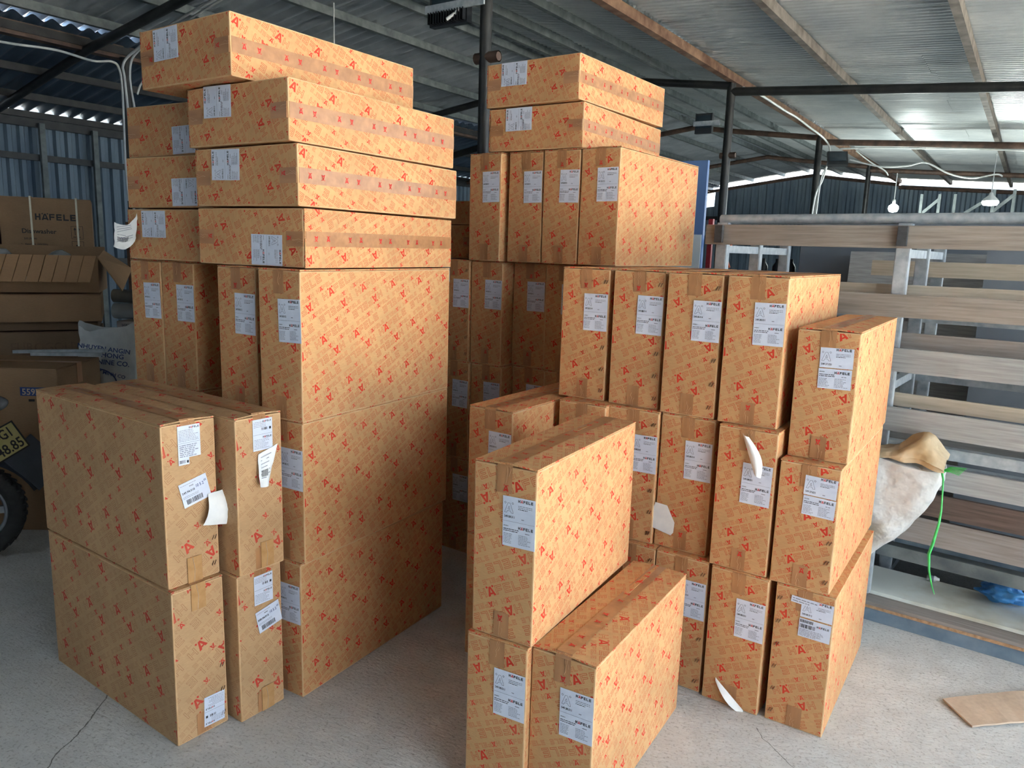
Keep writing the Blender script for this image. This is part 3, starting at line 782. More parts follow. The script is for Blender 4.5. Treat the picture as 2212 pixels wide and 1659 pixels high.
M_LAMPBLK = mat('black_lamp_housing', rgb(22, 26, 30), .35, fn=noisy(rgb(16, 20, 24), rgb(34, 38, 42), 14))
M_LENS = mat('floodlight_glass', rgb(46, 58, 66), .12, fn=noisy(rgb(38, 50, 58), rgb(56, 68, 76), 6))
def floodlight(label, s, d, z, w, h, tilt, bracket=True, fins=0, lens=None, rz=0.0):
    root = empty('floodlight', BF(s, d, z), -AZ + rz); tag(root, label, 'floodlight')
    T = Matrix.Rotation(tilt, 4, 'X')
    mb = MB(); mb.box((0, 0, 0), (w, .05, h), 0, T); mb.build('housing', M_LAMPBLK, root)
    mb = MB(); mb.box((0, -.030, h * .08), (w * .84, .012, h * .62), 0, T); mb.build('glass', lens or M_LENS, root)
    if bracket:
        mb = MB(); mb.box((w * .22, -.045, -h * .02), (w * 1.55, .012, h * .24), 0); mb.build('bracket', M_GALV, root)
    for i in range(fins):
        mb = MB(); mb.box((-w / 2 + w * (i + .5) / fins, -.04, -h * .28), (w * .02, .03, h * .34), 0, T); mb.build('fin', M_LAMPBLK, root)
    return root
floodlight('black floodlight on a galvanised bracket by the second pipe post', -3.165, 8.28, 2.955, .19, .21, 0)
floodlight('black floodlight tilted down beside the cable-wrapped post', -2.6, 12.25, 3.0, .28, .26, R(-38), bracket=False, rz=R(20))
floodlight('black finned floodlight at the top edge, left of the nearest post', -3.14, 3.86, 2.985, .29, .20, 0, fins=14)
M_LENSY = mat('yellow_led_glass', rgb(120, 124, 60), .3, fn=noisy(rgb(104, 110, 52), rgb(140, 142, 70), 6))
floodlight('dark floodlight with yellow lens on the far wall', -2.55, 20.4, 2.36, .50, .48, 0, bracket=False, lens=M_LENSY)

# ------------------------------------------------------------------ the cartons
DB = dict(w=.190, d=.819, h=.489)
Y = R
# left front group, angled the other way
A1 = carton('printed carton on the floor at far left front, labels upside down at its foot', -.895, 2.252, R(54.4), 0, .178, .80, .510, mt=M_CARD_B, code='549.94.018', lab='pair', lab_pos=(.040, -.185, PI + R(2)), staples=1, seed=101)
A2 = carton('printed carton at far left with a white sheet peeling off its end', -.908, 2.266, R(54.4), .510, .178, .80, .510, mt=M_CARD_B, code='549.94.018', lab='stack', lab_pos=(.0, .180, 0), raise_=.004, staples=1, seed=102, tapes=('top', 'bottom'))
A3 = carton('slim printed carton on the floor at left with a torn barcode label', -.750, 2.379, R(55.4), 0, .174, .835, .510, mt=M_CARD_B, code='549.94.018', lab='pair', lab_pos=(.012, .180, 0), seed=103)
A4 = carton('slim printed carton at left with a crumpled label curling off, on top of another', -.735, 2.369, R(54.9), .510, .174, .835, .510, mt=M_CARD_B, code='549.94.018', lab='pair', lab_pos=(.012, .190, 0), raise_=.005, seed=104)
GB = 'upright cartons in the left tall stack'
HB = 'upright printed carton in the covered lower tiers of the left tall stack'
CB = '549.08.012'
carton('wide-side printed carton on the floor at the foot of the left tall stack', -.688, 2.387, R(-30.2), 0, code=CB, group=GB, seed=1, **DB)
carton('second printed carton up in the left tall stack, its long side fully seen', -.671, 2.384, R(-29.8), .489, code=CB, group=GB, seed=2, **DB)
carton('upright printed carton right below the lying ones of the left stack, outer corner', -.667, 2.372, R(-29.6), .978, code=CB, group=GB, seed=3, **DB)
ex = Vector((math.cos(R(-29.6)), math.sin(R(-29.6)), 0)); ey = Vector((-ex.y, ex.x, 0))
carton('upright printed carton in the left stack, left of the outer corner one', -.858, 2.526, R(-29.4), .978, code=CB, group=GB, seed=4, **DB)
for z in (0, .489): carton(HB, -.858, 2.526, R(-29.6), z, code=CB, group=GB, seed=5, **DB)
r1p = Vector((-1.362, 2.935, 0)); r2p = r1p + ex * .1915; r3p = r2p + ex * .1915 + ey * .13
for i, (p_, lb) in enumerate(((r1p, 'leftmost upright printed carton of the left stack, near the woven sack'), (r2p, 'second upright printed carton from the left in the back row of the left stack'), (r3p, 'recessed upright carton in shade between the two rows of the left stack'))):
    carton(lb, p_.x, p_.y, R(-29.6), .978, code=CB, group=GB, seed=8 + i, **DB)
    for z in (0, .489): carton(HB, p_.x, p_.y, R(-29.6), z, code=CB, group=GB, seed=8 + i, **DB)
GT = 'cartons lying flat on the left tall stack'
z = 1.468
carton('lowest lying carton on the left stack, label at its lower right', -.659, 2.399, R(-28.9), z, turn=-1, code=CB, group=GT, seed=20, **DB)
carton('second lying carton up on the left stack, with a gaping corner edge', -.671, 2.378, R(-31.6), z + .1905, turn=1, code=CB, group=GT, seed=21, **DB)
carton('third lying carton up on the left stack, just under the topmost', -.695, 2.374, R(-32.6), z + .381, turn=1, code=CB, group=GT, seed=22, **DB)
carton('topmost lying carton of the left stack, overhanging to the left', -.879, 2.420, R(-34.3), z + .5715, turn=1, code=CB, group=GT, seed=23, **DB)
R3 = carton('lying carton at the left edge of the stack with a packing-list pouch', -1.064, 2.716, R(-29.6), z, turn=1, code=CB, group=GT, seed=24, **DB)
carton('lying carton at the left edge, middle of three, label half covered', -1.070, 2.738, R(-29.6), z + .1905, turn=-1, code=CB, group=GT, seed=25, **DB)
carton('lying carton at the left edge, top of three, under the overhanging one', -1.082, 2.788, R(-29.6), z + .381, turn=-1, code=CB, group=GT, seed=26, **DB)

# middle back stack
GCu = 'upright cartons in the middle back stack'
cy = R(-35.5); cx_ = Vector((math.cos(cy), math.sin(cy), 0)); cyv = Vector((-cx_.y, cx_.x, 0))
v2 = Vector((-.058, 3.595, 0)); v1 = v2 - cx_ * .192 - cyv * .01; v3 = v2 + cx_ * .192 + cyv * .085; v4 = v3 + cx_ * .192 - cyv * .012
names = {
 (0, 0): 'shaded carton on the floor, left end of the middle back stack', (1, 0): 'shaded carton at the left end of the middle back stack, second tier',
 (2, 0): 'third-tier carton at the left end of the middle back stack, sheet stuck at its corner',
 (1, 1): 'second-tier shaded carton of the middle stack, above the taped tops at the front', (2, 1): 'third-tier carton of the middle stack with a lit right edge',
 (2, 2): 'third-tier carton of the middle stack, set back right of the lit-edged one', (2, 3): 'third-tier carton of the middle stack, half hidden by the right stack',
 (1, 2): 'second-tier shaded carton of the middle stack with only its taped top end showing', (1, 3): 'second-tier shaded carton of the middle stack touching the right stack'}
for tier in range(3):
    for j, p_ in enumerate((v1, v2, v3, v4)):
        sh = Vector((.012, -.012, 0)) * (2 - tier) * .6
        lb = names.get((tier, j), 'printed carton in the covered bottom tier of the middle back stack')
        o = carton(lb, p_.x + sh.x, p_.y + sh.y, R(-35.4 + tier * .3), tier * .497, code='549.08.013', group=GCu, seed=30 + j * 3 + tier, staples=1 if j == 0 else None, w=.190, d=.819, h=.497)
        if (tier, j) == (2, 0): V1 = o
zc = 1.4915
for i, (xx, yy, a, lb) in enumerate(((-.077, 3.561, -36.4, 'top-tier upright carton of the middle stack, leftmost of four'), (.110, 3.457, -36.0, 'top-tier upright carton of the middle stack, second of four'),
                                     (.264, 3.338, -35.8, 'top-tier upright carton of the middle stack, third of four'), (.420, 3.224, -35.5, 'top-tier upright carton of the middle stack with its long side facing the light'))):
    carton(lb, xx, yy, R(a), zc, code='549.08.013', group=GCu, seed=45 + i, w=.190, d=.819, h=.489)
carton('lower of the two lying cartons on the middle back stack', .268, 3.342, R(-33.4), 1.9815, turn=1, code='549.08.013', group='lying cartons on the middle stack', seed=51, **DB)
carton('upper of the two lying cartons on the middle back stack', .242, 3.326, R(-35.7), 2.1725, turn=1, code='549.08.013', group='lying cartons on the middle stack', seed=52, **DB)
q1 = v1 - cx_ * .21 + cyv * .03
carton('shaded lying carton wedged between the left and the middle stacks', q1.x + .17, q1.y + .02, R(-35), zc, turn=-1, w=.172, d=.70, h=.40, code='549.08.013', lab=None, staples=1, seed=60)
for tier in range(3): carton('printed carton in the covered gap between the left and the middle stacks', q1.x, q1.y, R(-35), tier * .497, code='549.08.013', lab=None, group='cartons in the gap', seed=61, w=.19, d=.8, h=.497)
q2 = q1 + cx_ * .17 + cyv * .12
carton('short pale carton on the wedged one between the left and middle stacks', q2.x, q2.y, R(-34), zc + .172, turn=1, w=.12, d=.5, h=.36, code='549.08.013', lab=None, seed=63)

# right stack
GD = 'upright cartons in the right stack'
DD = dict(w=.202, d=.807, h=.497)
for tag_, xx, yy, a, zz, code, st, lb in (
    ('D1b', .542, 2.602, -33.5, 0, '549.08.014', 1, 'printed carton on the floor behind the front group, lower right stack'),
    ('D1c', .707, 2.489, -34.2, 0, '549.08.014', 1, 'crumpled-edge printed carton on the floor between the front group and its right neighbour'),
    ('D1d', .874, 2.360, -35.0, 0, '549.08.031', None, 'printed carton on the floor with a white slip peeling near its foot'),
    ('D1a', .372, 2.705, -33.5, 0, '549.08.014', 1, 'printed carton on the floor in the covered left end of the right stack'),
    ('D2a', .350, 2.724, -32.6, .497, '549.08.014', 1, 'second-tier carton of the right stack at its left end, mostly behind the front group'),
    ('D2b', .530, 2.640, -33.0, .497, '549.08.014', 1, 'second-tier carton of the right stack, second from its left end'),
    ('D2c', .704, 2.534, -34.4, .497, '549.08.014', None, 'second-tier carton of the right stack with a blank white sheet stuck low'),
    ('D2d', .866, 2.374, -34.4, .497, '549.08.031', None, 'second-tier carton of the right stack with a sheet peeling over its label'),
    ('D3a', .350, 2.807, -33.2, .994, '549.08.014', 1, 'top carton of the right stack, leftmost of the four in the row'),
    ('D3b', .528, 2.677, -33.2, .994, '549.08.014', 1, 'top carton of the right stack, second from left in the row'),
    ('D3c', .696, 2.541, -33.8, .994, '549.08.014', 1, 'top carton of the right stack, third from left in the row'),
    ('D3d', .869, 2.414, -33.4, .994, '549.08.031', None, 'top carton of the right stack, rightmost of four, its flank facing right')):
    o = carton(lb, xx, yy, R(a), zz, code=code, group=GD, seed=70 + len(lb) % 29, staples=st, raise_=.002 if zz > .9 else 0, lab_pos=(.040, .062, R(1)) if tag_ == 'D2d' else None, **DD)
    globals()[tag_] = o
# right front column
E1 = carton('printed carton on the floor at the right front corner, barcode label on top', 1.052, 2.250, R(-33.3), 0, .191, .735, .494, code='549.08.012', lab='split2', lab_pos=(.038, .150, R(1)), staples=-1, seed=90)
E2 = carton('printed carton in the middle of the right front column, two-part label', 1.030, 2.262, R(-33.7), .494, .191, .80, .418, code='549.37.031', lab='split', lab_pos=(.036, .105, R(2)), staples=1, seed=91)
E3 = carton('top printed carton of the right front column with wrinkled tape', 1.064, 2.306, R(-33.5), .912, .191, .78, .421, code='549.37.031', lab='split', lab_pos=(.030, .090, R(-1)), raise_=.003, seed=92)
# centre front group
GF = 'cartons of the centre front group'
DF = dict(w=.196, d=.702, h=.496)
carton('bottom left carton of the centre front group, scuffed label', .066, 1.874, R(-29.2), 0, code='549.08.011', group=GF, seed=95, staples=None, **DF)
carton('nearest carton at the bottom right of the centre front group, top flap gaping', .242, 1.795, R(-31.4), 0, code='549.08.011', group=GF, seed=96, raise_=.007, **DF)
carton('upper carton of the centre front group standing on the two others', .075, 1.877, R(-29.8), .4965, code='549.08.011', group=GF, seed=97, raise_=.004, **DF)
carton('upright carton behind the centre front group, lower one', .008, 2.615, R(-33.6), 0, code='549.08.012', group=GF, seed=98, **DF)
carton('upright carton behind the centre front group, upper one with taped top', .008, 2.615, R(-33.6), .4965, code='549.08.012', group=GF, seed=99, raise_=.002, w=.196, d=.702, h=.488)

# ------------------------------------------------------------------ loose and peeling sheets on the cartons (parts of them)
def lump(x, z, s=9.0, a=.003): return a * noise.noise(Vector((x * s * 10, 3.3, z * s * 10)))
# shipping label and the peeled white sheet on the left front carton
on_front(A2, label_mesh('', 'ship'), 'shipping_label', .012, .035, .80, tilt=R(-13))
def f(u, v):
    x = -.030 + .085 * u + .030 * v; z = -.060 + .090 * v - .022 * u * (1 - v) + .004 * u
    return (x + .022, -.004 - .026 * math.sin(PI * min(1, (1 - v) * .8)) - lump(x, z, 6, .004), z - .005)
on_front(A2, curled(.09, .1, f).mesh('peeled_sheet', [M_PAPER]), 'peeled_sheet', .03, -.01, .80)
on_front(A3, label_mesh('', 'ship'), 'shipping_label', .030, .075, .835, tilt=R(-11))
def f(u, v):
    w_ = .03 + .045 * v; x = -.035 + w_ * u + .012 * v; z = -.055 + .10 * v + .02 * u * v
    return (x, -.003 - .022 * (1 - v) ** 1.4 - .012 * math.sin(PI * u) * (1 - v) - lump(x, z, 7, .003), z)
def printed_curl(fn_, seed, n=9):
    mb = curled(.1, .1, fn_, n=n); rnd = random.Random(seed)
    for k in range(7):                       # bars and lines that follow the sheet
        u0, u1 = .12, .12 + rnd.uniform(.3, .7); v = .25 + k * .10
        a, b_ = Vector(fn_(u0, v)), Vector(fn_(u1, v)); c, e = Vector(fn_(u1, v + .018)), Vector(fn_(u0, v + .018)); off = Vector((0, -.0014, 0))
        mb.add([a + off, b_ + off, c + off, e + off], [(0, 1, 2, 3)], 1)
    for k in range(9):
        u = .15 + k * .05; a, b_ = Vector(fn_(u, .30)), Vector(fn_(u + .02, .30)); c, e = Vector(fn_(u + .02, .48)), Vector(fn_(u, .48)); off = Vector((0, -.0018, 0))
        mb.add([a + off, b_ + off, c + off, e + off], [(0, 1, 2, 3)], 2)
    return mb.mesh('peeled_label', [M_PAPER, M_GREY, M_BLACK])
on_front(A4, printed_curl(f, 1), 'peeled_label', .015, .085, .835)
# amber tape strips on the left front cartons
for rt_, zz in ((A2, -.215), (A1, .215), (A4, -.205), (A3, -.21)):
    mb = MB(); mb.box((0, -.0006, 0), (.048, .0008, .085), 0); mb.tube([(-.006, -.0014, .04), (.0, -.0014, .0), (-.004, -.0014, -.04)], .0008, 4, 1)
    on_front(rt_, mb.mesh('tape', [M_TAPE_CLEAR, M_KRAFT_P]), 'tape', .0 if rt_ in (A1, A2) else .018, zz, .80 if rt_ in (A1, A2) else .835, out=.0022)
# packing-list pouch at the left edge of the stack (hangs off the lying carton's end)
def f(u, v):
    x = -.085 + .080 * u + .015 * v; z = -.060 + .092 * v + .035 * u - .025 * math.sin(PI * u)
    return (x, -.006 - .04 * (1 - u) ** 1.5 - lump(x, z, 6, .006), z)
M0 = MROOT[R3.name]
link('document_pouch', printed_curl(f, 2), R3, Matrix.Translation((-.185, -.819 / 2 - .001, .105)))
# peeled sheets on the right stack
def f(u, v):
    w_ = .022 + .022 * math.sin(PI * v); x = -.03 + .055 * (1 - v) + w_ * u; z = -.06 + .125 * v - .01 * u
    return (x, -.003 - .020 * (1 - v) - .010 * math.sin(PI * u), z)
on_front(D2d, curled(.1, .1, f).mesh('peeled_sheet', [M_PAPER]), 'peeled_sheet', .012, .165, .807)
mb = MB(); pts = [(-.042, 0, -.045), (-.046, 0, .005), (-.036, 0, .052), (.010, 0, .052), (.046, 0, -.004), (.046, 0, -.042), (.038, 0, -.055)]
mb.add([(p[0], -.0016, p[2]) for p in pts] + [(p[0], -.0006, p[2]) for p in pts], [tuple(range(7))[::-1], tuple(range(7, 14))] + [(i, (i + 1) % 7, 7 + (i + 1) % 7, 7 + i) for i in range(7)])
mb.poly([(.006, -.0022, .030), (.020, -.0022, .038), (.046, -.0022, -.004), (.014, -.0022, .008)], 0)
on_front(D2c, mb.mesh('stuck_sheet', [M_PAPER]), 'stuck_sheet', -.068, -.140, .807, out=.004, tilt=R(4))
def f(u, v):
    x = -.052 + .105 * u; w_ = .012 + .040 * u * (1.15 - u); z = .048 - .085 * u - w_ * (1 - v)
    return (x, -.003 - .018 * math.sin(PI * u) * (1 - v), z)
on_front(D1d, curled(.1, .1, f).mesh('peeled_slip', [M_PAPER]), 'peeled_slip', .0, -.205, .807)
mb = MB(); mb.box((0, -.0006, 0), (.085, .0008, .022), 0); fine_print(mb, -.038, .038, .002, .003, -.0014, 1, random.Random(1)); fine_print(mb, -.038, .02, -.006, .003, -.0014, 1, random.Random(2))
on_front(E1, mb.mesh('label_strip', [M_LABEL, M_GREY]), 'label_strip', .0, .205, .735, tilt=R(4))
# hand-written sheet at the corner of the left end carton, third tier of the middle stack
def f(u, v):
    x = -.03 + .06 * u; z = -.05 + .10 * v; return (x + .012 * v, -.003 - .015 * u * v, z)
on_front(V1, printed_curl(f, 6), 'stuck_sheet', -.055, .19, .819)
CSHEET = [(1.575, 2.481, 0), (2.115, 2.577, 0), (2.046, 2.393, 0), (1.591, 2.329, 0)]

# ------------------------------------------------------------------ left background: plain cartons, sack, rolls, motorbike
M_KR2 = plain_card('shaded_kraft', (146, 117, 88))  # kraft toned darker, shade of the left background put into the colour
M_STRAP = mat('cream_strap', rgb(222, 218, 196), .5, fn=noisy(rgb(212, 208, 186), rgb(230, 226, 206), 20))
def bevel_box(w, d, h, off=.005):
    bm = bmesh.new(); bmesh.ops.create_cube(bm, size=1.0)
    for v in bm.verts: v.co = Vector((v.co.x * w, v.co.y * d, (v.co.z + .5) * h))
    bmesh.ops.bevel(bm, geom=bm.edges[:], offset=off, segments=2, profile=.6, affect='EDGES')
    me = bpy.data.meshes.new('body'); bm.to_mesh(me); bm.free(); return me
def plain_carton(label, c, yaw, w, d, h, mt, group=None, tape=True):
    """c = middle of the base"""
    root = empty('carton', c, yaw); tag(root, label, 'carton', group)
    me = bevel_box(w, d, h - .004); me.materials.append(mt); link('body', me, root)
    for s_ in (-1, 1):
        fm = flap_mesh(d - .004, w - .004, s_, mt, .003, 0, .3)
        link('flap', fm, root, Matrix.Translation((0, 0, h)) @ Matrix.Rotation(PI / 2, 4, 'Z'))
    if tape:
        mb = MB(); mb.box((0, 0, h + .0042), (w + .003, .05, .0008), 0); mb.box((w / 2 + .0012, 0, h - .05), (.0008, .05, .11), 0); mb.build('tape', M_TAPE, root)
    return root
# tall dishwasher cartons, two on top of one another with another at the frame edge
def dishwasher(label, c, yaw, w, d, h, prints):
    root = plain_carton(label, c, yaw, w, d, h, M_KR2, 'dishwasher cartons', tape=False)
    for sx in (-.10, .20):
        mb = MB(); e = .0025
        for (a, b_) in (((sx, -d / 2 - e, .02), (sx, -d / 2 - e, h + .008)), ((sx, -d / 2 - e, h + .008), (sx, d / 2 + e, h + .008)), ((sx, d / 2 + e, h + .008), (sx, d / 2 + e, .02))):
            mb.bar(a, b_, .013, .0016, 0, (0, 0, 1) if a[1] != b_[1] else (0, 1, 0))
        mb.build('strap', M_STRAP, root)
    if prints:
        mb = MB(); y = -d / 2 - .0012
        word_mark(mb, -.075, h - .165, .047, y, 0, 0); mb.build('word_mark', M_BLACK, root); mb = MB()
        text(mb, 'Dishwasher', -.165, h - .265, .033, y, 0)
        text(mb, '535.29.590', -.155, h - .312, .013, y, 0); text(mb, '*    Rated Volt. 220V/50Hz', -.175, h - .352, .011, y, 0); mb.build('lettering', M_BLACK, root)
        for k in (0, 1):
            mb = MB(); x0 = .155 + k * .0; zz = h - .30 - k * .115; s_ = .078
            for a in ((x0, x0 + s_, zz, zz + .0025), (x0, x0 + s_, zz + .095, zz + .0975), (x0, x0 + .0025, zz, zz + .0975), (x0 + s_, x0 + s_ + .0025, zz, zz + .0975)):
                mb.poly([(a[0], y, a[2]), (a[1], y, a[2]), (a[1], y, a[3]), (a[0], y, a[3])], 0)
            if k == 0:
                for xx in (x0 + .026, x0 + .052):
                    mb.poly([(xx - .002, y, zz + .03), (xx + .002, y, zz + .03), (xx + .002, y, zz + .07), (xx - .002, y, zz + .07)], 0)
                    mb.poly([(xx - .009, y, zz + .068), (xx + .009, y, zz + .068), (xx, y, zz + .088)], 0)
                fine_print(mb, x0 + .012, x0 + .07, zz + .012, .005, y, 0, random.Random(5))
            else: mb.poly([(x0 + .028, y, zz + .045), (x0 + .056, y, zz + .045), (x0 + .056, y, zz + .07), (x0 + .028, y, zz + .07)], 0)
            mb.build('handling_symbol', M_BLACK, root)
    return root
def FRc(x, y, yaw, w, d, z):
    ex_ = Vector((math.cos(yaw), math.sin(yaw), 0)); ey_ = Vector((-ex_.y, ex_.x, 0)); p = Vector((x, y, z)) - ex_ * w / 2 + ey_ * d / 2
    return (p.x, p.y, p.z)
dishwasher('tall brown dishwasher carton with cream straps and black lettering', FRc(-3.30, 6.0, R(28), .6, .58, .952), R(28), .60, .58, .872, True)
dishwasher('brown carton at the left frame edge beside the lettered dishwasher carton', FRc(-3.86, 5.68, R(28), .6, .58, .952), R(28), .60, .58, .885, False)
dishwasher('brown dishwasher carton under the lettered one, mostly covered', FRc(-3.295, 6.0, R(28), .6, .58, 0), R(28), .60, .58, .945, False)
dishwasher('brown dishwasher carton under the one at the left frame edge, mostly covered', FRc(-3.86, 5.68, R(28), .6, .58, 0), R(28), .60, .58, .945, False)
c = plain_carton('large dark brown carton at far left with faint block lettering', FRc(-2.60, 4.74, R(26), 1.0, .50, 0), R(26), 1.0, .50, .965, M_KRAFT_D, tape=False)
mb = MB(); text(mb, 'EUROGOLD', .02, .845, .055, -.2515, 0, width=.36); mb.build('lettering', mat('faded_brown_ink', rgb(112, 88, 66), .7, fn=noisy(rgb(102, 80, 60), rgb(120, 96, 72), 30)), c)
plain_carton('thin flat carton between the dark lettered one and the long plain carton', FRc(-2.61, 4.74, R(26), 1.0, .50, .974), R(26), 1.0, .50, .048, M_KRAFT_D, tape=False)
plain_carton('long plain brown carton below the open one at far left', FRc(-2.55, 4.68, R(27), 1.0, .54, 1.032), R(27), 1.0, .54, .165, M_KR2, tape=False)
# open carton with its flaps out
oc = empty('carton', FRc(-2.58, 4.72, R(23), .94, .50, 1.206), R(23)); tag(oc, 'open brown carton with flaps folded out, plastic inside, at far left', 'carton')
ow, od, oh, th = .94, .50, .225, .005
def panel(name, c_, s_, Mx=None, mt=M_KR2):
    mb = MB(); mb.box(c_, s_, 0, Mx); return mb.build(name, mt, oc)
panel('bottom', (0, 0, th / 2), (ow, od, th)); panel('side_panel', (0, -od / 2, oh / 2), (ow, th, oh)); panel('side_panel', (0, od / 2, oh / 2 + .025), (ow, th, oh + .05))
panel('side_panel', (ow / 2, 0, oh / 2), (th, od, oh)); panel('side_panel', (-ow / 2, 0, oh / 2), (th, od, oh))
fm = MB(); nfl = 14                         # creased front flap hanging outward
for i in range(nfl):
    x0 = -ow / 2 + ow * i / nfl; x1 = x0 + ow / nfl - .004; zo = .006 * math.sin(i * 1.9)
    pts = [(x0, -od / 2 - .004, oh), (x1, -od / 2 - .004, oh), (x1 - .03, -od / 2 - .13 + zo, oh - .155), (x0 - .03, -od / 2 - .13 + zo, oh - .155)]
    fm.add(pts + [(p[0], p[1] + .004, p[2] - .004) for p in pts], [(3, 2, 1, 0), (4, 5, 6, 7), (0, 1, 5, 4), (1, 2, 6, 5), (2, 3, 7, 6), (3, 0, 4, 7)])
fm.build('flap', M_KRAFT, oc)
fm = MB(); pts = [(ow / 2 + .004, -od / 2 + .02, oh - .01), (ow / 2 + .004, od / 2 - .10, oh + .03), (ow / 2 + .17, od / 2 - .16, oh - .085), (ow / 2 + .13, -od / 2 + .02, oh - .215)]
fm.add(pts + [(p[0] - .004, p[1], p[2] - .003) for p in pts], [(0, 1, 2, 3), (7, 6, 5, 4), (0, 4, 5, 1), (1, 5, 6, 2), (2, 6, 7, 3), (3, 7, 4, 0)]); fm.build('flap', M_KRAFT, oc)
mb = MB(); mb.box((.10, -od / 2 - .0032, .082), (.09, .001, .028)); mb.build('label', M_LABEL, oc)
mb = MB(); text(mb, 'CTN No.  :  39  ( 39 )', -.28, .068, .018, -od / 2 - .0032, 0, width=.22); mb.build('lettering', M_BLACK, oc)
def fn_film(t, b):
    b.inputs['Transmission Weight'].default_value = .35; b.inputs['Alpha'].default_value = .75
    t.put(b.inputs['Normal'], t.bump(t.noise(obj_co(t), 30, 4), .6, .01))
M_FILM = mat('clear_plastic_film', rgb(206, 212, 214), .2, fn=fn_film)
def blob(name, c_, s_, mt, parent=None, amp=.25, sc=6, seed=0, sub=3):
    bm = bmesh.new(); bmesh.ops.create_icosphere(bm, subdivisions=sub, radius=1.0)
    for v in bm.verts:
        n_ = 1 + amp * noise.noise(v.co * sc * .3 + Vector((seed, 0, 0))) + amp * .5 * abs(noise.noise(v.co * sc + Vector((seed, 5, 0))))
        v.co = Vector((v.co.x * s_[0] * n_ + c_[0], v.co.y * s_[1] * n_ + c_[1], v.co.z * s_[2] * n_ + c_[2]))
    me = bpy.data.meshes.new(name); bm.to_mesh(me); bm.free(); me.materials.append(mt)
    for p in me.polygons: p.use_smooth = True
    return link(name, me, parent)
for i, (x_, s_) in enumerate(((-.14, (.11, .12, .09)), (.16, (.08, .10, .075)))):
    tag(blob('plastic_bag', (-2.98 + x_, 4.66 + x_ * .42, 1.375), s_, M_FILM, amp=.3, sc=5, seed=i * 4), ('larger' if i == 0 else 'smaller') + ' crumpled clear plastic bag poking out of the open carton', 'bag')
# low carton with printed code behind the front cartons
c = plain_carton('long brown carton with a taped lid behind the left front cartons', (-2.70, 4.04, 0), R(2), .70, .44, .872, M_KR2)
mb = MB(); text(mb, '5595 / 96', .17, .735, .032, -.2215, 0); mb.box((.245, -.2208, .752), (.17, .0008, .045), 1); fine_print(mb, .20, .32, .70, .012, -.2215, 2, random.Random(4))
mb.build('lettering', [M_KRAFT_P, M_BLUEINK, M_BLACK], c)
for i, (a, b_, r_) in enumerate((((-2.86, 4.30, .885), (-2.30, 4.24, .915), .012), ((-2.72, 4.24, .884), (-2.30, 4.18, .902), .009))):
    mb = MB(); mb.bar(a, b_, .03, .018); o = mb.build('metal_channel', M_GALV); tag(o, ('longer' if i == 0 else 'shorter') + ' galvanised channel strip lying on the taped brown carton', 'metal strip')
# woven sack with blue print
M_WOVEN = mat('woven_white_plastic', rgb(208, 212, 210), .55, fn=noisy(rgb(188, 194, 194), rgb(222, 226, 224), 9, 5, bump=.5, bscale=22, bdist=.01))
def sack_mesh(w, d, h, seed, n=26, m_=22, pinch=.0):
    mb = MB(); vs = []
    for j in range(m_ + 1):
        v = j / m_
        for i in range(n):
            a = 2 * PI * i / n
            rx = w / 2 * (1 - .12 * v + .06 * math.sin(v * 7 + seed)) * (1 - pinch * v ** 3); ry = d / 2 * (1 - .55 * v ** 2)
            p = Vector((math.copysign(abs(math.cos(a)) ** .6, math.cos(a)) * rx, math.copysign(abs(math.sin(a)) ** .8, math.sin(a)) * ry, v * h))
            k = noise.noise(p * 7 + Vector((seed, 0, 0))) * .022 + abs(noise.noise(p * 15 + Vector((seed, 2, 0)))) * .016
            p += Vector((math.cos(a), math.sin(a), 0)) * k + Vector((0, 0, (.03 * noise.noise(Vector((a * 1.3, seed, 1))) + .02 * math.sin(2 * a + seed)) * v))
            vs.append(p)
    fs = [(j * n + i, j * n + (i + 1) % n, (j + 1) * n + (i + 1) % n, (j + 1) * n + i) for j in range(m_) for i in range(n)]
    mb.add(vs, fs, 0, True); mb.add(vs[:n], [tuple(range(n))[::-1]]); return mb
sk = empty('woven_sack', (-2.42, 4.50, 0), R(14)); tag(sk, 'crumpled white woven sack with blue lettering beside the left stack', 'sack')
sack_mesh(.33, .22, 1.03, 2.0).build('bag', M_WOVEN, sk)
mb = MB()
for s_, x_, z_, h_, rot in (('NHUYEN ANGIN', -.135, .915, .026, -9), ('HAI PHONG', -.11, .872, .028, -8), ('TA NINE CO.', -.10, .826, .028, -7), ('BAY MINH CO', -.07, .775, .020, -16)):
    b_ = MB(); text(b_, s_, 0, 0, h_, 0, 0); Mr = Matrix.Translation((x_, -.128, z_)) @ Matrix.Rotation(R(-rot), 4, 'Y')
    b_.v = [tuple(Mr @ Vector(v)) for v in b_.v]; b_.build('lettering', M_BLUEINK, sk)
mb = MB()
ring = [(-.06 + .12 * math.sin(a), -.127, .70 + .09 * math.cos(a)) for a in [R(-20 + 8 * k) for k in range(14)]]
mb.tube(ring, .004, 4, 0)
mb.build('printed_ring', M_BLUEINK, sk)
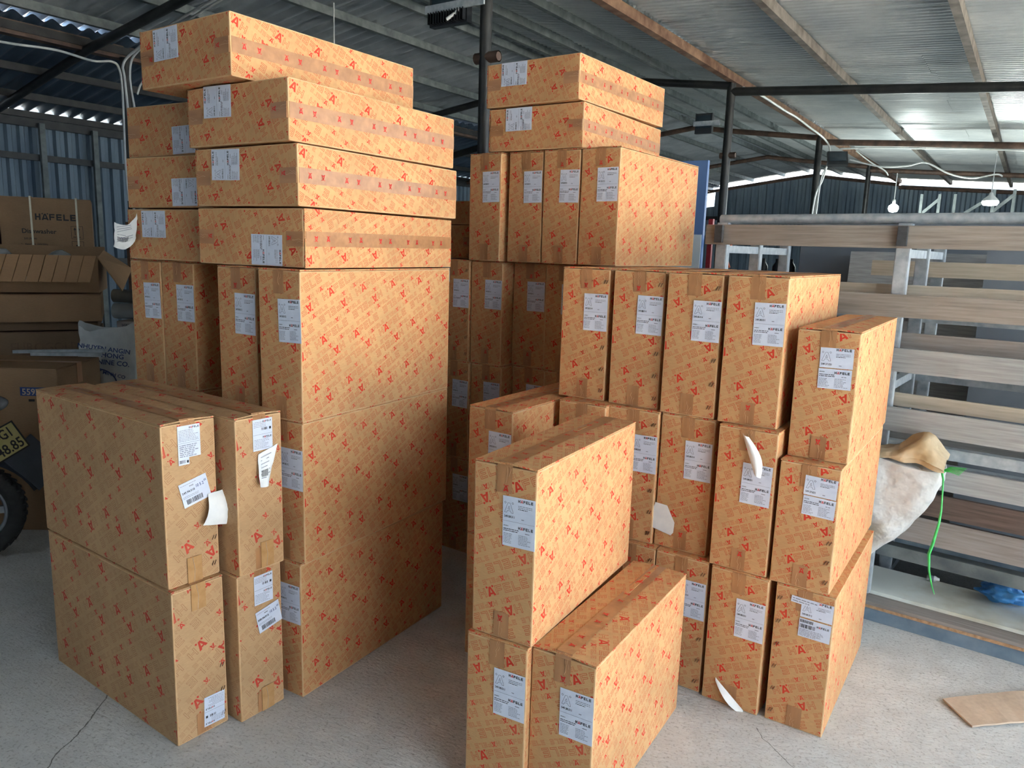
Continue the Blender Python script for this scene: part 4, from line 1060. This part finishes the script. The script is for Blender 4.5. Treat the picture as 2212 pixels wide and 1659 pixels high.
# rolls, white boxes, crate beyond
M_SILVER = mat('silver_roll', rgb(176, 188, 194), .25, .6, fn=noisy(rgb(160, 172, 180), rgb(192, 202, 206), 5))
for i, (z_, r_, mt, lb) in enumerate(((1.165, .045, M_SILVER, 'long silver pipe lying between the left cartons and the left stack'), (1.066, .052, M_FILM, 'film-wrapped roll lying under the silver pipe'))):
    mb = MB(); mb.tube([(-2.66, 5.05, z_), (-1.2, 5.0, z_ - .01)], r_, 18); tag(mb.build('roll', mt), lb, 'roll')
M_WBOX = mat('white_carton_board', rgb(206, 204, 204), .6, fn=noisy(rgb(196, 194, 194), rgb(214, 212, 212), 8))
for i, (z_, h_, lb) in enumerate(((0, .45, 'white carton at the bottom of the pale stack left of the tall stack'), (.45, .24, 'white carton in the middle of the pale stack left of the tall stack'), (.69, .225, 'plain white carton below the red-marked one'))):
    r_ = empty('carton', (-2.18, 5.10, z_), R(-2)); tag(r_, lb, 'carton', 'pale cartons'); me = bevel_box(.82, .34, h_ - .003); me.materials.append(M_WBOX); link('body', me, r_)
    mb = MB(); mb.box((.1, -.1712, h_ / 2), (.5, .0006, .02)); mb.build('stripe', M_GREY, r_)
r_ = empty('carton', (-2.18, 5.08, .915), R(-2)); tag(r_, 'pale carton with a red square logo beside the left tall stack', 'carton', 'pale cartons')
me = bevel_box(.82, .32, .095); me.materials.append(M_WBOX); link('body', me, r_)
mb = MB(); y_ = -.1612; mb.poly([(-.22, y_, .004), (-.135, y_, .004), (-.135, y_, .091), (-.22, y_, .091)], 0); mb.build('red_square', M_RED, r_)
mb = MB(); letter_A(mb, -.205, .016, .055, y_ - .001, 0); mb.build('logo', M_LABEL, r_)
mb = MB(); word_mark(mb, -.375, .055, .022, y_, 0, 0); letter_A(mb, -.40, .012, .03, y_, 1); mb.build('lettering', [M_GREY, M_RED], r_)
tag(blob('plastic_wrap', (-2.25, 5.04, 1.03), (.26, .13, .035), M_FILM, amp=.4, sc=7, seed=9), 'loose clear wrap lying on the red-marked pale carton', 'wrap')
cr = empty('cabinet', (-2.45, 6.3, 0), R(4)); tag(cr, 'white cabinet with a glossy front in the dark behind the silver pipe', 'cabinet')
M_WGLOSS = mat('glossy_white', rgb(214, 224, 226), .25, fn=noisy(rgb(206, 216, 220), rgb(220, 228, 230), 4))
for n_, c_, s_, mt in (('body', (0, .25, .59), (1.1, .5, 1.18), M_GALV), ('door', (-.275, -.012, .62), (.53, .02, 1.08), M_WGLOSS), ('door', (.275, -.012, .62), (.53, .02, 1.08), M_WGLOSS), ('top', (0, .25, 1.19), (1.14, .54, .03), M_GALV)):
    mb = MB(); mb.box(c_, s_); mb.build(n_, mt, cr)
for x_ in (-.05, .05): 
    mb = MB(); mb.tube([(x_, -.03, .5), (x_, -.05, .55), (x_, -.05, .75), (x_, -.03, .8)], .006, 6); mb.build('handle', M_BLKSTEEL, cr)

# motorbike: rear wheel, mudguard, number plate, tail lamp (the rest runs out of frame)
bk = empty('motorbike', (-2.57, 3.44, 0), R(26)); tag(bk, 'dark motorbike tail at the left edge with a yellow number plate', 'motorbike')
M_RUBBER = mat('tyre_rubber', rgb(38, 38, 40), .8, fn=noisy(rgb(30, 30, 32), rgb(50, 50, 50), 40, bump=.5, bscale=60))
M_ALLOY = mat('alloy_rim', rgb(150, 154, 158), .35, .8, fn=noisy(rgb(136, 140, 146), rgb(164, 168, 170), 12))
M_PLAST = mat('dark_plastic', rgb(52, 58, 68), .5, fn=noisy(rgb(44, 50, 60), rgb(62, 68, 78), 6))
RW = .235
Mw = Matrix.Translation((0, 0, RW)) @ Matrix.Rotation(PI / 2, 4, 'X')
mb = MB(); prof = [(RW - .075, -.035), (RW - .05, -.048), (RW - .022, -.049), (RW - .005, -.030), (RW, 0), (RW - .005, .030), (RW - .022, .049), (RW - .05, .048), (RW - .075, .035), (RW - .075, -.035)]
mb.lathe(prof, n=48, M=Mw)
for k in range(40):
    a = 2 * PI * k / 40
    for s_ in (-1, 1):
        Mx = Mw @ Matrix.Rotation(a, 4, 'Z') @ Matrix.Translation((RW - .006, 0, s_ * .022)) @ Matrix.Rotation(s_ * R(35), 4, 'X'); mb.box((0, 0, 0), (.012, .012, .040), 0, Mx)
mb.build('tyre', M_RUBBER, bk)
mb = MB(); mb.lathe([(RW - .09, -.032), (RW - .074, -.036), (RW - .074, .036), (RW - .09, .032), (RW - .09, -.032)], n=40, M=Mw)
for k in range(5):
    a = 2 * PI * k / 5; Mx = Mw @ Matrix.Rotation(a, 4, 'Z')
    mb.box((.095, 0, .0), (.17, .034, .022), 0, Mx)
mb.lathe([(.0, -.045), (.05, -.045), (.055, .0), (.05, .045), (.0, .045)], n=18, M=Mw); mb.build('wheel_rim', M_ALLOY, bk)
mb = MB(); vs = []; K = 10
for i in range(K + 1):
    a = R(100 - 80 * i / K); r0 = RW + .05 + .035 * (i / K)
    for yy, dz in ((-.075, -.02), (-.05, .0), (.05, .0), (.075, -.02)): vs.append((math.cos(a) * (r0 + dz), yy, RW + math.sin(a) * (r0 + dz)))
mb.add(vs, [(i * 4 + j, i * 4 + j + 1, i * 4 + j + 5, i * 4 + j + 4) for i in range(K) for j in range(3)], 0, True)
mb.add([(v[0] * .985, v[1], v[2] * .985) for v in vs], [(i * 4 + j + 4, i * 4 + j + 5, i * 4 + j + 1, i * 4 + j) for i in range(K) for j in range(3)], 0, True)
mb.build('mudguard', M_PLAST, bk)
np_ = empty('number_plate'); np_.parent = bk
np_.matrix_local = Matrix.Translation((.17, -.05, .575)) @ Matrix.Rotation(R(42), 4, 'Z') @ Matrix.Rotation(R(-24), 4, 'X') @ Matrix.Rotation(R(-17), 4, 'Y')
mb = MB(); mb.box((0, 0, 0), (.19, .004, .14)); mb.build('plate', mat('yellow_plate', rgb(176, 166, 106), .45, fn=noisy(rgb(166, 156, 98), rgb(186, 176, 118), 12)), np_)
mb = MB()
for a in ((-.096, .096, .066, .073), (-.096, .096, -.073, -.066), (-.096, -.089, -.073, .073), (.089, .096, -.073, .073)): mb.box(((a[0] + a[1]) / 2, -.001, (a[2] + a[3]) / 2), (a[1] - a[0], .008, a[3] - a[2]))
mb.build('plate_frame', M_BLKSTEEL, np_)
mb = MB(); text(mb, '66-G1', -.078, .010, .048, -.003, 0, width=.135); text(mb, '148.85', -.080, -.056, .048, -.003, 0, width=.160); mb.build('lettering', M_BLACK, np_)
mb = MB(); mb.box((.035, .012, -.165), (.19, .012, .21), 0, Matrix.Rotation(R(-14), 4, 'Y')); mb.box((.035, .03, -.165), (.15, .03, .17), 0, Matrix.Rotation(R(-14), 4, 'Y')); mb.build('mud_flap', M_PLAST, np_)
mb = MB(); mb.box((-.18, 0, .62), (.46, .22, .20)); mb.box((-.05, 0, .50), (.28, .12, .14)); mb.build('tail_body', M_PLAST, bk)
blob('tail_lamp', (.10, -.02, .76), (.10, .07, .045), mat('lamp_plastic', rgb(120, 122, 126), .15, fn=noisy(rgb(84, 84, 90), rgb(150, 154, 158), 9)), bk, amp=.05)
mb = MB(); mb.tube([(-.45, .06, RW + .02), (0, .06, RW)], .028, 10); mb.tube([(-.45, -.07, RW + .08), (.06, -.08, RW + .10)], .035, 10); mb.build('swingarm', M_BLKSTEEL, bk)
mb = MB(); mb.tube([(-.30, -.02, .60), (-.62, -.02, .40), (-1.0, -.02, .30)], .06, 10); mb.build('frame', M_BLKSTEEL, bk)
Mf = Matrix.Translation((-1.22, 0, RW)) @ Matrix.Rotation(PI / 2, 4, 'X'); mb = MB(); mb.lathe(prof, n=36, M=Mf); mb.build('tyre', M_RUBBER, bk)
mb = MB(); mb.tube([(-1.0, 0, .85), (-1.22, 0, RW)], .035, 10); mb.tube([(-.95, -.3, .98), (-1.0, 0, .95), (-.95, .3, .98)], .018, 8); mb.build('front_fork', M_BLKSTEEL, bk)
mb = MB(); mb.tube([(-.2, 0, .74), (-.7, 0, .72)], .11, 12); mb.build('seat', M_RUBBER, bk)

# ------------------------------------------------------------------ galvanised rack with boards on the right
RA = Vector((1.5757, 3.1092, 0)); RD = Vector((.79636, -.60482, 0)); RB = Vector((.60482, .79636, 0))
def RK(a, b_, z): return RA + RD * a + RB * b_ + Vector((0, 0, z))
def fn_board(c0, c1, scale=6):
    def fn(t, b):
        co = t.mapping(t.mapping(geo_pos(t), rot=(0, 0, R(37.2))), scale=(.8, 16, 16))
        c = t.ramp(t.noise(co, scale, 6, .6), .3, .7, c0, c1)
        sc_ = t.noise(t.mapping(t.mapping(geo_pos(t), rot=(.0, .6, .65)), scale=(2, 30, 30)), 3, 2)
        c = t.mix(t.ramp(sc_, .68, .74, (0, 0, 0, 1), (.35, .35, .35, 1)), c, c1)
        t.put(b.inputs['Base Color'], c)
    return fn
M_BD_GREY = mat('grey_brown_board', rgb(140, 131, 121), .65, fn=fn_board(rgb(122, 113, 104), rgb(156, 147, 137)))
M_BD_PALE = mat('pale_oak_board', rgb(184, 172, 152), .65, fn=fn_board(rgb(170, 158, 138), rgb(198, 186, 168)))
M_BD_ASH = mat('ash_grey_board', rgb(150, 150, 148), .6, fn=fn_board(rgb(134, 134, 132), rgb(166, 166, 164)))
M_BD_DARK = mat('dark_walnut_board', rgb(86, 70, 62), .6, fn=fn_board(rgb(68, 54, 48), rgb(104, 86, 76)))
M_BD_TAUPE = mat('taupe_board', rgb(140, 132, 126), .65, fn=fn_board(rgb(126, 117, 111), rgb(154, 146, 140)))
M_BD_WHITE = mat('dirty_white_board', rgb(214, 216, 206), .6, fn=noisy(rgb(168, 156, 124), rgb(220, 224, 216), 2.2, 5, world_co=True, lo=.25, hi=.5))
M_EDGE = mat('chipboard_edge', rgb(170, 132, 96), .85, fn=noisy(rgb(150, 112, 78), rgb(190, 152, 116), 60, 3))
M_RUBBLK = mat('black_rubber_pad', rgb(58, 60, 62), .7, fn=noisy(rgb(48, 50, 52), rgb(72, 74, 76), 30, bump=.5, bscale=40))
M_STEELBLUE = mat('blue_grey_steel', rgb(128, 148, 164), .5, .5, fn=noisy(rgb(112, 132, 150), rgb(146, 164, 178), 10, 4, world_co=True))
rk = empty('storage_rack', RK(.3, .3, 0), R(-37.2)); tag(rk, 'galvanised steel storage rack holding boards at the right', 'rack')
RI = (Matrix.Translation(rk.location) @ Matrix.Rotation(R(-37.2), 4, 'Z')).inverted()
def rpart(mb, name, mt):
    mb.v = [tuple(RI @ Vector(v)) for v in mb.v]; return mb.build(name, mt, rk)
posts = [(a, b_) for a in (-.79, -.02, .76, 1.54) for b_ in (.035, .48, .93)]
for a, b_ in posts:
    mb = MB(); w_ = .046; z1 = 1.70 if b_ < .1 else 1.62; z0 = .112 if b_ < .1 else 0
    mb.box((0, 0, (z0 + z1) / 2), (w_, .006, z1 - z0), 0, Matrix.Translation(RK(a, b_ - .02, 0)) @ Matrix.Rotation(R(-37.2), 4, 'Z'))
    mb.box((0, 0, (z0 + z1) / 2), (.006, .04, z1 - z0), 0, Matrix.Translation(RK(a - w_ / 2, b_, 0)) @ Matrix.Rotation(R(-37.2), 4, 'Z'))
    mb.box((0, 0, (z0 + z1) / 2), (.006, .04, z1 - z0), 0, Matrix.Translation(RK(a + w_ / 2, b_, 0)) @ Matrix.Rotation(R(-37.2), 4, 'Z'))
    rpart(mb, 'upright', M_GALV)
mb = MB(); mb.tube([RK(-.815, .055, 1.716), RK(1.7, .055, 1.729)], .022, 12); rpart(mb, 'top_rail', M_GALV)
for b_, z_ in ((.03, .78), (.48, 1.03), (.93, 1.03), (.48, .60), (.48, 1.30)):
    mb = MB(); mb.bar(RK(-.82, b_ + .02, z_), RK(1.7, b_ + .02, z_ - .01), .012, .045); mb.bar(RK(-.82, b_ + .04, z_ + .02), RK(1.7, b_ + .04, z_ + .01), .05, .008); rpart(mb, 'beam', M_GALV if b_ < .9 else M_STEELBLUE)
for a in (-.79, -.02, .76, 1.54):
    for z_ in (.04, 1.03, 1.58):
        mb = MB(); mb.bar(RK(a, .05, z_), RK(a, .95, z_), .035, .035); rpart(mb, 'cross_member', M_GALV)
for a in (-.79, -.02, .76):
    mb = MB(); mb.box((0, 0, 0), (.036, .022, .078), 0, Matrix.Translation(RK(a, -.022, 1.648)) @ Matrix.Rotation(R(-37.2), 4, 'Z'))
    for k in range(3): mb.box((0, -.012, -.012 + k * .016), (.030, .004, .006), 0, Matrix.Translation(RK(a, -.022, 1.648)) @ Matrix.Rotation(R(-37.2), 4, 'Z'))
    rpart(mb, 'rubber_pad', M_RUBBLK)
mb = MB(); mb.bar(RK(-.85, .02, .03), RK(1.8, .02, .03), .05, .06); rpart(mb, 'base_beam', M_STEELBLUE)
mb = MB(); mb.bar(RK(-.85, .93, .045), RK(1.8, .93, .045), .05, .09); rpart(mb, 'base_beam', M_STEELBLUE)
def board(label, a0, a1, b0, z0, z1, mt, th=.018, lean=0.0, dz=0.0, flat=None):
    mb = MB()
    if flat is None: mb.bar(RK(a0, b0, (z0 + z1) / 2), RK(a1, b0, (z0 + z1) / 2 + dz), th, z1 - z0, 0, RB * lean + Vector((0, 0, 1)))
    else:            mb.bar(RK(a0, b0, z0), RK(a1, b0, z0 + dz), flat, th, 0)
    o = mb.build('board', mt); return tag(o, label, 'board', 'boards in the rack')
board('grey-brown scratched board under the rail, topmost on the front of the rack', -.86, 1.75, 0.0, 1.600, 1.690, M_BD_GREY)
board('grey-brown board with dark stains, second from the top of the rack front', -.84, 1.75, 0.0, 1.320, 1.412, M_BD_GREY, dz=.01)
board('pale oak board standing behind the stained one', -.5, 1.75, .10, 1.40, 1.452, M_BD_PALE)
board('pale board far back in the rack, behind the top gap', -.3, 1.75, .80, 1.475, 1.55, M_BD_PALE)
board('grey-brown board, third from the top of the rack front', -.84, 1.75, 0.0, 1.100, 1.197, M_BD_ASH)
board('brownish board seen just above and behind the third front board', -.7, 1.75, .09, 1.19, 1.255, M_BD_TAUPE)
board('ash grey board across the rack front, fourth from the top', -.84, 1.75, -.005, .862, .962, M_BD_ASH, dz=-.03)
board('pale oak board edge above the fourth front board', -.7, 1.75, .09, .95, 1.005, M_BD_PALE, dz=-.02)
board('ash grey board low in the rack, right of the white sack', -.84, 1.75, .02, .640, .735, M_BD_ASH, dz=-.02)
board('dark grey board in shadow above the sack', -.84, 1.75, .25, .72, .80, M_BD_ASH)
board('dark walnut board behind the green string', -.84, 1.75, .03, .522, .615, M_BD_DARK, dz=-.02)
board('dark walnut board lying flat under the upright one', -.84, 1.75, .17, .512, .53, M_BD_DARK, flat=.24)
board('taupe dusty board low in the rack behind the blue bag', -.84, 1.75, .06, .385, .497, M_BD_TAUPE, dz=-.02)
mb = MB(); mb.bar(RK(-.84, .075, .315), RK(1.75, .075, .292), .012, .055); mb.bar(RK(-.84, .10, .34), RK(1.75, .10, .317), .05, .006)
for k in range(8): mb.lathe([(0, -.012), (.012, -.012), (.012, 0)], c=RK(-.5 + k * .22, .068, .31), n=8, M=Matrix.Rotation(R(-37), 4, 'Z') @ Matrix.Rotation(PI / 2, 4, 'X'))
rpart(mb, 'bolted_angle', M_PURLIN)
board('dirty white board lying flat at the foot of the rack', -.84, 1.75, .225, .100, .19, M_BD_WHITE, th=.016, flat=.31)
board('taupe board lying flat just below the white one', -.86, 1.75, .15, .082, .19, M_BD_TAUPE, th=.016, flat=.33)
board('chipboard strip resting on the base beam of the rack', -.86, 1.75, .14, .067, .19, M_EDGE, th=.013, flat=.31)
board('wide taupe board flat in the bottom of the rack', -.84, 1.75, .70, .150, .19, M_BD_TAUPE, th=.018, flat=.36)
board('blue-grey metal tray in the bottom of the rack', -.2, 1.75, .62, .186, .25, M_STEELBLUE, th=.05, flat=.16)
# large grey panels standing behind
M_PANEL = mat('grey_laminate_panel', rgb(104, 111, 119), .5, fn=noisy(rgb(94, 101, 110), rgb(114, 121, 128), 2, 3, world_co=True))
def standing(label, s0, s1, d, z0, z1, mt, th=.02, lean=.12):
    mb = MB(); a = BF(s0, d, z0); b_ = BF(s1, d, z0); u = ED * lean
    vs = [a, b_, b_ + u + Vector((0, 0, z1 - z0)), a + u + Vector((0, 0, z1 - z0))]
    mb.add(vs + [v + ED * th for v in vs], [(0, 1, 2, 3), (7, 6, 5, 4), (0, 4, 5, 1), (1, 5, 6, 2), (2, 6, 7, 3), (3, 7, 4, 0)])
    return tag(mb.build('panel', mt), label, 'panel', 'panels behind the rack')
standing('long grey laminate panel standing behind the rack, highest edge', -1.30, 2.6, 5.2, 0, 1.835, M_PANEL)
standing('grey laminate panel with a tilted end in front of the longest one', -.95, 1.6, 4.95, 0, 1.60, M_BD_ASH, lean=.16)
standing('large mid-grey panel at right behind the rack', -.22, 2.6, 4.75, 0, 1.62, M_PANEL, lean=.1)
M_BLUEP = mat('blue_board', rgb(92, 124, 176), .45, fn=noisy(rgb(80, 112, 164), rgb(104, 136, 186), 1.2, 3, world_co=True))
bp = empty('tall_board', BF(-2.62, 6.0, 0), -AZ); tag(bp, 'tall blue board standing behind the middle back stack', 'board')
for n_, c_, s_, mt in (('body', (.0, .02, 1.16), (.76, .04, 2.26), M_BLUEP), ('pale_reflection', (.0, -.006, .88), (.745, .012, 1.66), M_WGLOSS), ('foot', (0, .02, .015), (.72, .30, .03), M_BLKSTEEL)):  # pale lower sheet stands in for a white reflection on the board
    mb = MB(); mb.box(c_, s_); mb.build(n_, mt, bp)
# things seen through the gap under the top board
M_REDP = mat('red_paint', rgb(176, 36, 44), .5, fn=noisy(rgb(160, 30, 38), rgb(190, 44, 52), 6))
M_ORANGE = mat('orange_strap', rgb(236, 110, 50), .5, fn=noisy(rgb(222, 98, 42), rgb(244, 124, 62), 10))
shf = empty('shelf_unit', BF(-1.95, 7.0, 0), -AZ); tag(shf, 'dark metal shelf unit with a red end post, seen under the top board', 'shelf')
for z_ in (.3, .9, 1.33, 1.75):
    mb = MB(); mb.box((.0, .2, z_), (1.5, .45, .03)); mb.build('shelf_board', M_STEELBLUE, shf)
for x_ in (-.74, .74):
    for y_ in (0, .42):
        mb = MB(); mb.box((x_, y_, .95), (.045, .04, 1.9)); mb.build('upright', M_REDP if x_ < 0 else M_STEELBLUE, shf)
sb = BF(-1.95, 7.0, 0)
def shelf_pt(x_, y_, z_): return BF(-1.95 + x_, 7.0 + y_, z_)
tag(link('toolbox', bevel_box(.36, .3, .22), None, Matrix.Translation(shelf_pt(.42, .2, 1.345)) @ Matrix.Rotation(-AZ, 4, 'Z')), 'small brown carton on the dark shelf behind the rack', 'carton'); bpy.data.objects['toolbox'].data.materials.append(M_KRAFT_D); bpy.data.objects['toolbox'].name = 'carton'
for i, x_ in enumerate((-.15, -.02, .10)):
    mb = MB(); mb.lathe([(0, 0), (.045, 0), (.045, .12), (.02, .16), (.02, .19), (0, .19)], c=shelf_pt(x_, .25, 1.345), n=12); tag(mb.build('bottle', M_BLKSTEEL), 'small dark bottle on the shelf behind the rack', 'bottle', 'bottles on the dark shelf')
mb = MB(); c_ = shelf_pt(-.42, -.05, 1.66); lp_ = [c_ + ES * .05 * math.sin(a) + Vector((0, 0, .10 * math.cos(a))) for a in [2 * PI * k / 14 for k in range(15)]]
mb.tube(lp_, .014, 6); mb.tube([c_ + Vector((0, 0, -.10)), c_ + ES * .05 + Vector((0, 0, -.22))], .013, 6); mb.tube([c_ + Vector((0, 0, -.10)), c_ - ES * .03 + Vector((0, 0, -.22))], .013, 6); mb.tube([c_ + Vector((0, 0, .1)), c_ + Vector((0, 0, .2))], .010, 6)
tag(mb.build('strap', M_ORANGE), 'orange strap loop hanging at the dark shelf', 'strap')
# light galvanised trestle frames standing far behind the rack
for i, (s_, d_, lb) in enumerate(((-1.55, 15.2, 'left'), (-.45, 14.4, 'right'))):
    r_ = empty('trestle', BF(s_, d_, 0), -AZ); tag(r_, lb + ' one of two galvanised trestle frames standing far behind the rack', 'trestle')
    for x_ in (-.22, .05, .28):
        mb = MB(); mb.box((x_, .15 * x_, 1.35), (.045, .045, 2.7)); mb.build('upright', M_PURLIN, r_)
    mb = MB(); mb.bar((.28, 0, 2.25), (.75, 0, 2.6), .04, .05); mb.bar((-.22, 0, 2.35), (.05, 0, 2.62), .04, .05); mb.build('brace', M_PURLIN, r_)

# white sack with green string, leaning at the rack
M_SACK2 = mat('white_plastic_sack', rgb(186, 187, 184), .5, fn=noisy(rgb(160, 146, 120), rgb(192, 193, 191), 3.2, 5, bump=.6, bscale=14, lo=.30, hi=.46, bdist=.02))
ws = empty('white_sack', RK(0, -.10, 0), R(-37.2)); tag(ws, 'stained white plastic sack tied with green string, leaning on the rack', 'sack')
edge_r = [(-.04, 0), (-.015, .2), (.018, .35), (.129, .465), (.2, .58), (.243, .704), (.246, .76)]
def edge_at(z):
    for (a0, z0), (a1, z1) in zip(edge_r, edge_r[1:]):
        if z <= z1: return a0 + (a1 - a0) * (z - z0) / (z1 - z0)
    return edge_r[-1][0]
mb = MB(); n_, m_ = 56, 44; vs = []
for j in range(m_ + 1):
    v = j / m_; zr = .76 * v; ar = edge_at(zr); al = -.20 + .05 * v
    wv = (ar - al) / 2; ac = (ar + al) / 2; th_b = .075 * (.35 + .65 * math.sin(PI * min(1, .1 + .72 * v)))
    for i in range(n_):
        a = 2 * PI * i / n_
        p = Vector((ac + math.cos(a) * wv, math.sin(a) * th_b, zr + .02 * math.sin(a * 2) * v))
        q_ = Vector((p.x * 7, p.z * 7, a * .4))
        k_ = (.5 - abs(noise.noise(q_ + Vector((4, 0, 0))))) * .030 + (.4 - abs(noise.noise(q_ * 2.3))) * .016
        p.y += math.copysign(1, math.sin(a)) * k_ * abs(math.sin(a)) ** .5; p.x += math.cos(a) * k_ * .4; p.y = min(p.y, .10); vs.append(p)
mb.add(vs, [(j * n_ + i, j * n_ + (i + 1) % n_, (j + 1) * n_ + (i + 1) % n_, (j + 1) * n_ + i) for j in range(m_) for i in range(n_)], 0, True)
mb.add(vs[:n_], [tuple(range(n_))[::-1]]); mb.add(vs[-n_:], [tuple(range(n_))]); mb.build('bag', M_SACK2, ws)
def f(u, v):
    x = -.15 + .40 * u; pk = math.exp(-((x - .165) / .07) ** 2); z = .738 + .030 * math.sin(PI * u) + v * (.035 + .085 * pk) + .016 * noise.noise(Vector((u * 7, v * 5, 0)))
    z = z + .02 * (u - .5); return (x, -.062 + .11 * v - .05 * math.sin(PI * v) + .02 * noise.noise(Vector((u * 6, v * 3, 4))), z)
curled(.5, .2, f, n=20).build('collar', mat('tan_stained_plastic', rgb(196, 170, 128), .55, fn=noisy(rgb(166, 138, 94), rgb(212, 200, 176), 5, 4, bump=.5, bscale=20, bdist=.01)), ws)
mb = MB(); P0 = Vector((.240, -.045, .752))
pts = [P0 + Vector(q_) for q_ in ((0, 0, 0), (.010, -.012, -.03), (.016, -.03, -.09), (.020, -.035, -.15), (.018, -.035, -.20), (.006, -.035, -.29), (-.002, -.035, -.33), (.006, -.033, -.40), (.022, -.03, -.46), (.034, -.03, -.49))]
mb.tube(pts, .004, 6, 0, radii=[.005, .004, .0035, .004, .005, .0062, .0062, .0045, .003, .0015])
for k in range(6): mb.tube([P0, P0 + Vector((.03, -.01, .004 + .004 * k)), P0 + Vector((.062 + .004 * k, -.02, .0 + .006 * k))], .0018, 5)
mb.tube([P0 + Vector((.010 * math.cos(a), .010 * math.sin(a), 0)) for a in [2 * PI * k / 8 for k in range(9)]], .005, 6)
mb.build('string', mat('green_string', rgb(60, 190, 92), .45, fn=noisy(rgb(44, 168, 74), rgb(84, 208, 116), 30)), ws)
# blue bag, label bottle and clear strips at the foot of the rack
M_BLUEBAG = mat('blue_plastic', rgb(36, 120, 200), .3, fn=noisy(rgb(24, 92, 170), rgb(90, 170, 232), 12, 4, bump=.5, bscale=26, bdist=.01))
o = blob('plastic_bag', (0, 0, 0), (.085, .05, .036), M_BLUEBAG, amp=.45, sc=7, seed=3, sub=4); o.location = RK(.47, .32, .150); o.rotation_euler = (0, 0, R(-37)); tag(o, 'crumpled blue plastic bag at the foot of the rack', 'bag')
o = empty('bottle', RK(.20, .36, .123), R(-30)); tag(o, 'tiny white labelled bottle lying beside the green string', 'bottle')
Mh = Matrix.Rotation(PI / 2, 4, 'Y'); mb = MB(); mb.lathe([(0, -.022), (.013, -.022), (.014, .012), (.008, .02), (.007, .03), (0, .03)], n=12, M=Mh); mb.build('body', M_LAMPWHITE, o)
mb = MB(); mb.lathe([(.0145, -.014), (.0145, .006)], n=12, M=Mh); mb.build('label', M_GREY, o)
for k in range(5):
    mb = MB(); mb.bar(RK(.62 + k * .018, .10, .115 + k * .004), RK(.565 + k * .016, .16, .24 + k * .004), .012, .003); tag(mb.build('plastic_strip', M_FILM), 'clear plastic strip leaning at the right frame edge by the blue bag', 'strip', 'clear strips')
# cardboard sheet on the floor at the right
mb = MB(); th_ = .006
cs = [Vector(p) for p in CSHEET]
def rib(u, v):
    a = cs[0].lerp(cs[1], u); b_ = cs[3].lerp(cs[2], u); p = a.lerp(b_, v); p.z += .010 + .006 * math.sin(u * 3) + .004 * (1 - v); return p
n_ = 10; vs = [rib(i / n_, j / 4) + Vector((0, 0, .0018 * (i % 2))) for j in range(5) for i in range(n_ + 1)]; k_ = n_ + 1
fs = [(j * k_ + i, j * k_ + i + 1, (j + 1) * k_ + i + 1, (j + 1) * k_ + i) for j in range(4) for i in range(n_)]
mb.add(vs, fs, 0); lo = [v - Vector((0, 0, th_)) for v in vs]; mb.add(lo, [f_[::-1] for f_ in fs], 0)
edge = [i for i in range(k_)] + [j * k_ + n_ for j in range(1, 5)] + [4 * k_ + i for i in range(n_ - 1, -1, -1)] + [j * k_ for j in range(3, 0, -1)]
for a, b_ in zip(edge, edge[1:] + edge[:1]): mb.add([vs[a], lo[a], lo[b_], vs[b_]], [(0, 1, 2, 3)])
tag(mb.build('cardboard_sheet', M_KRAFT_P), 'flattened pale cardboard piece on the floor at lower right', 'cardboard')
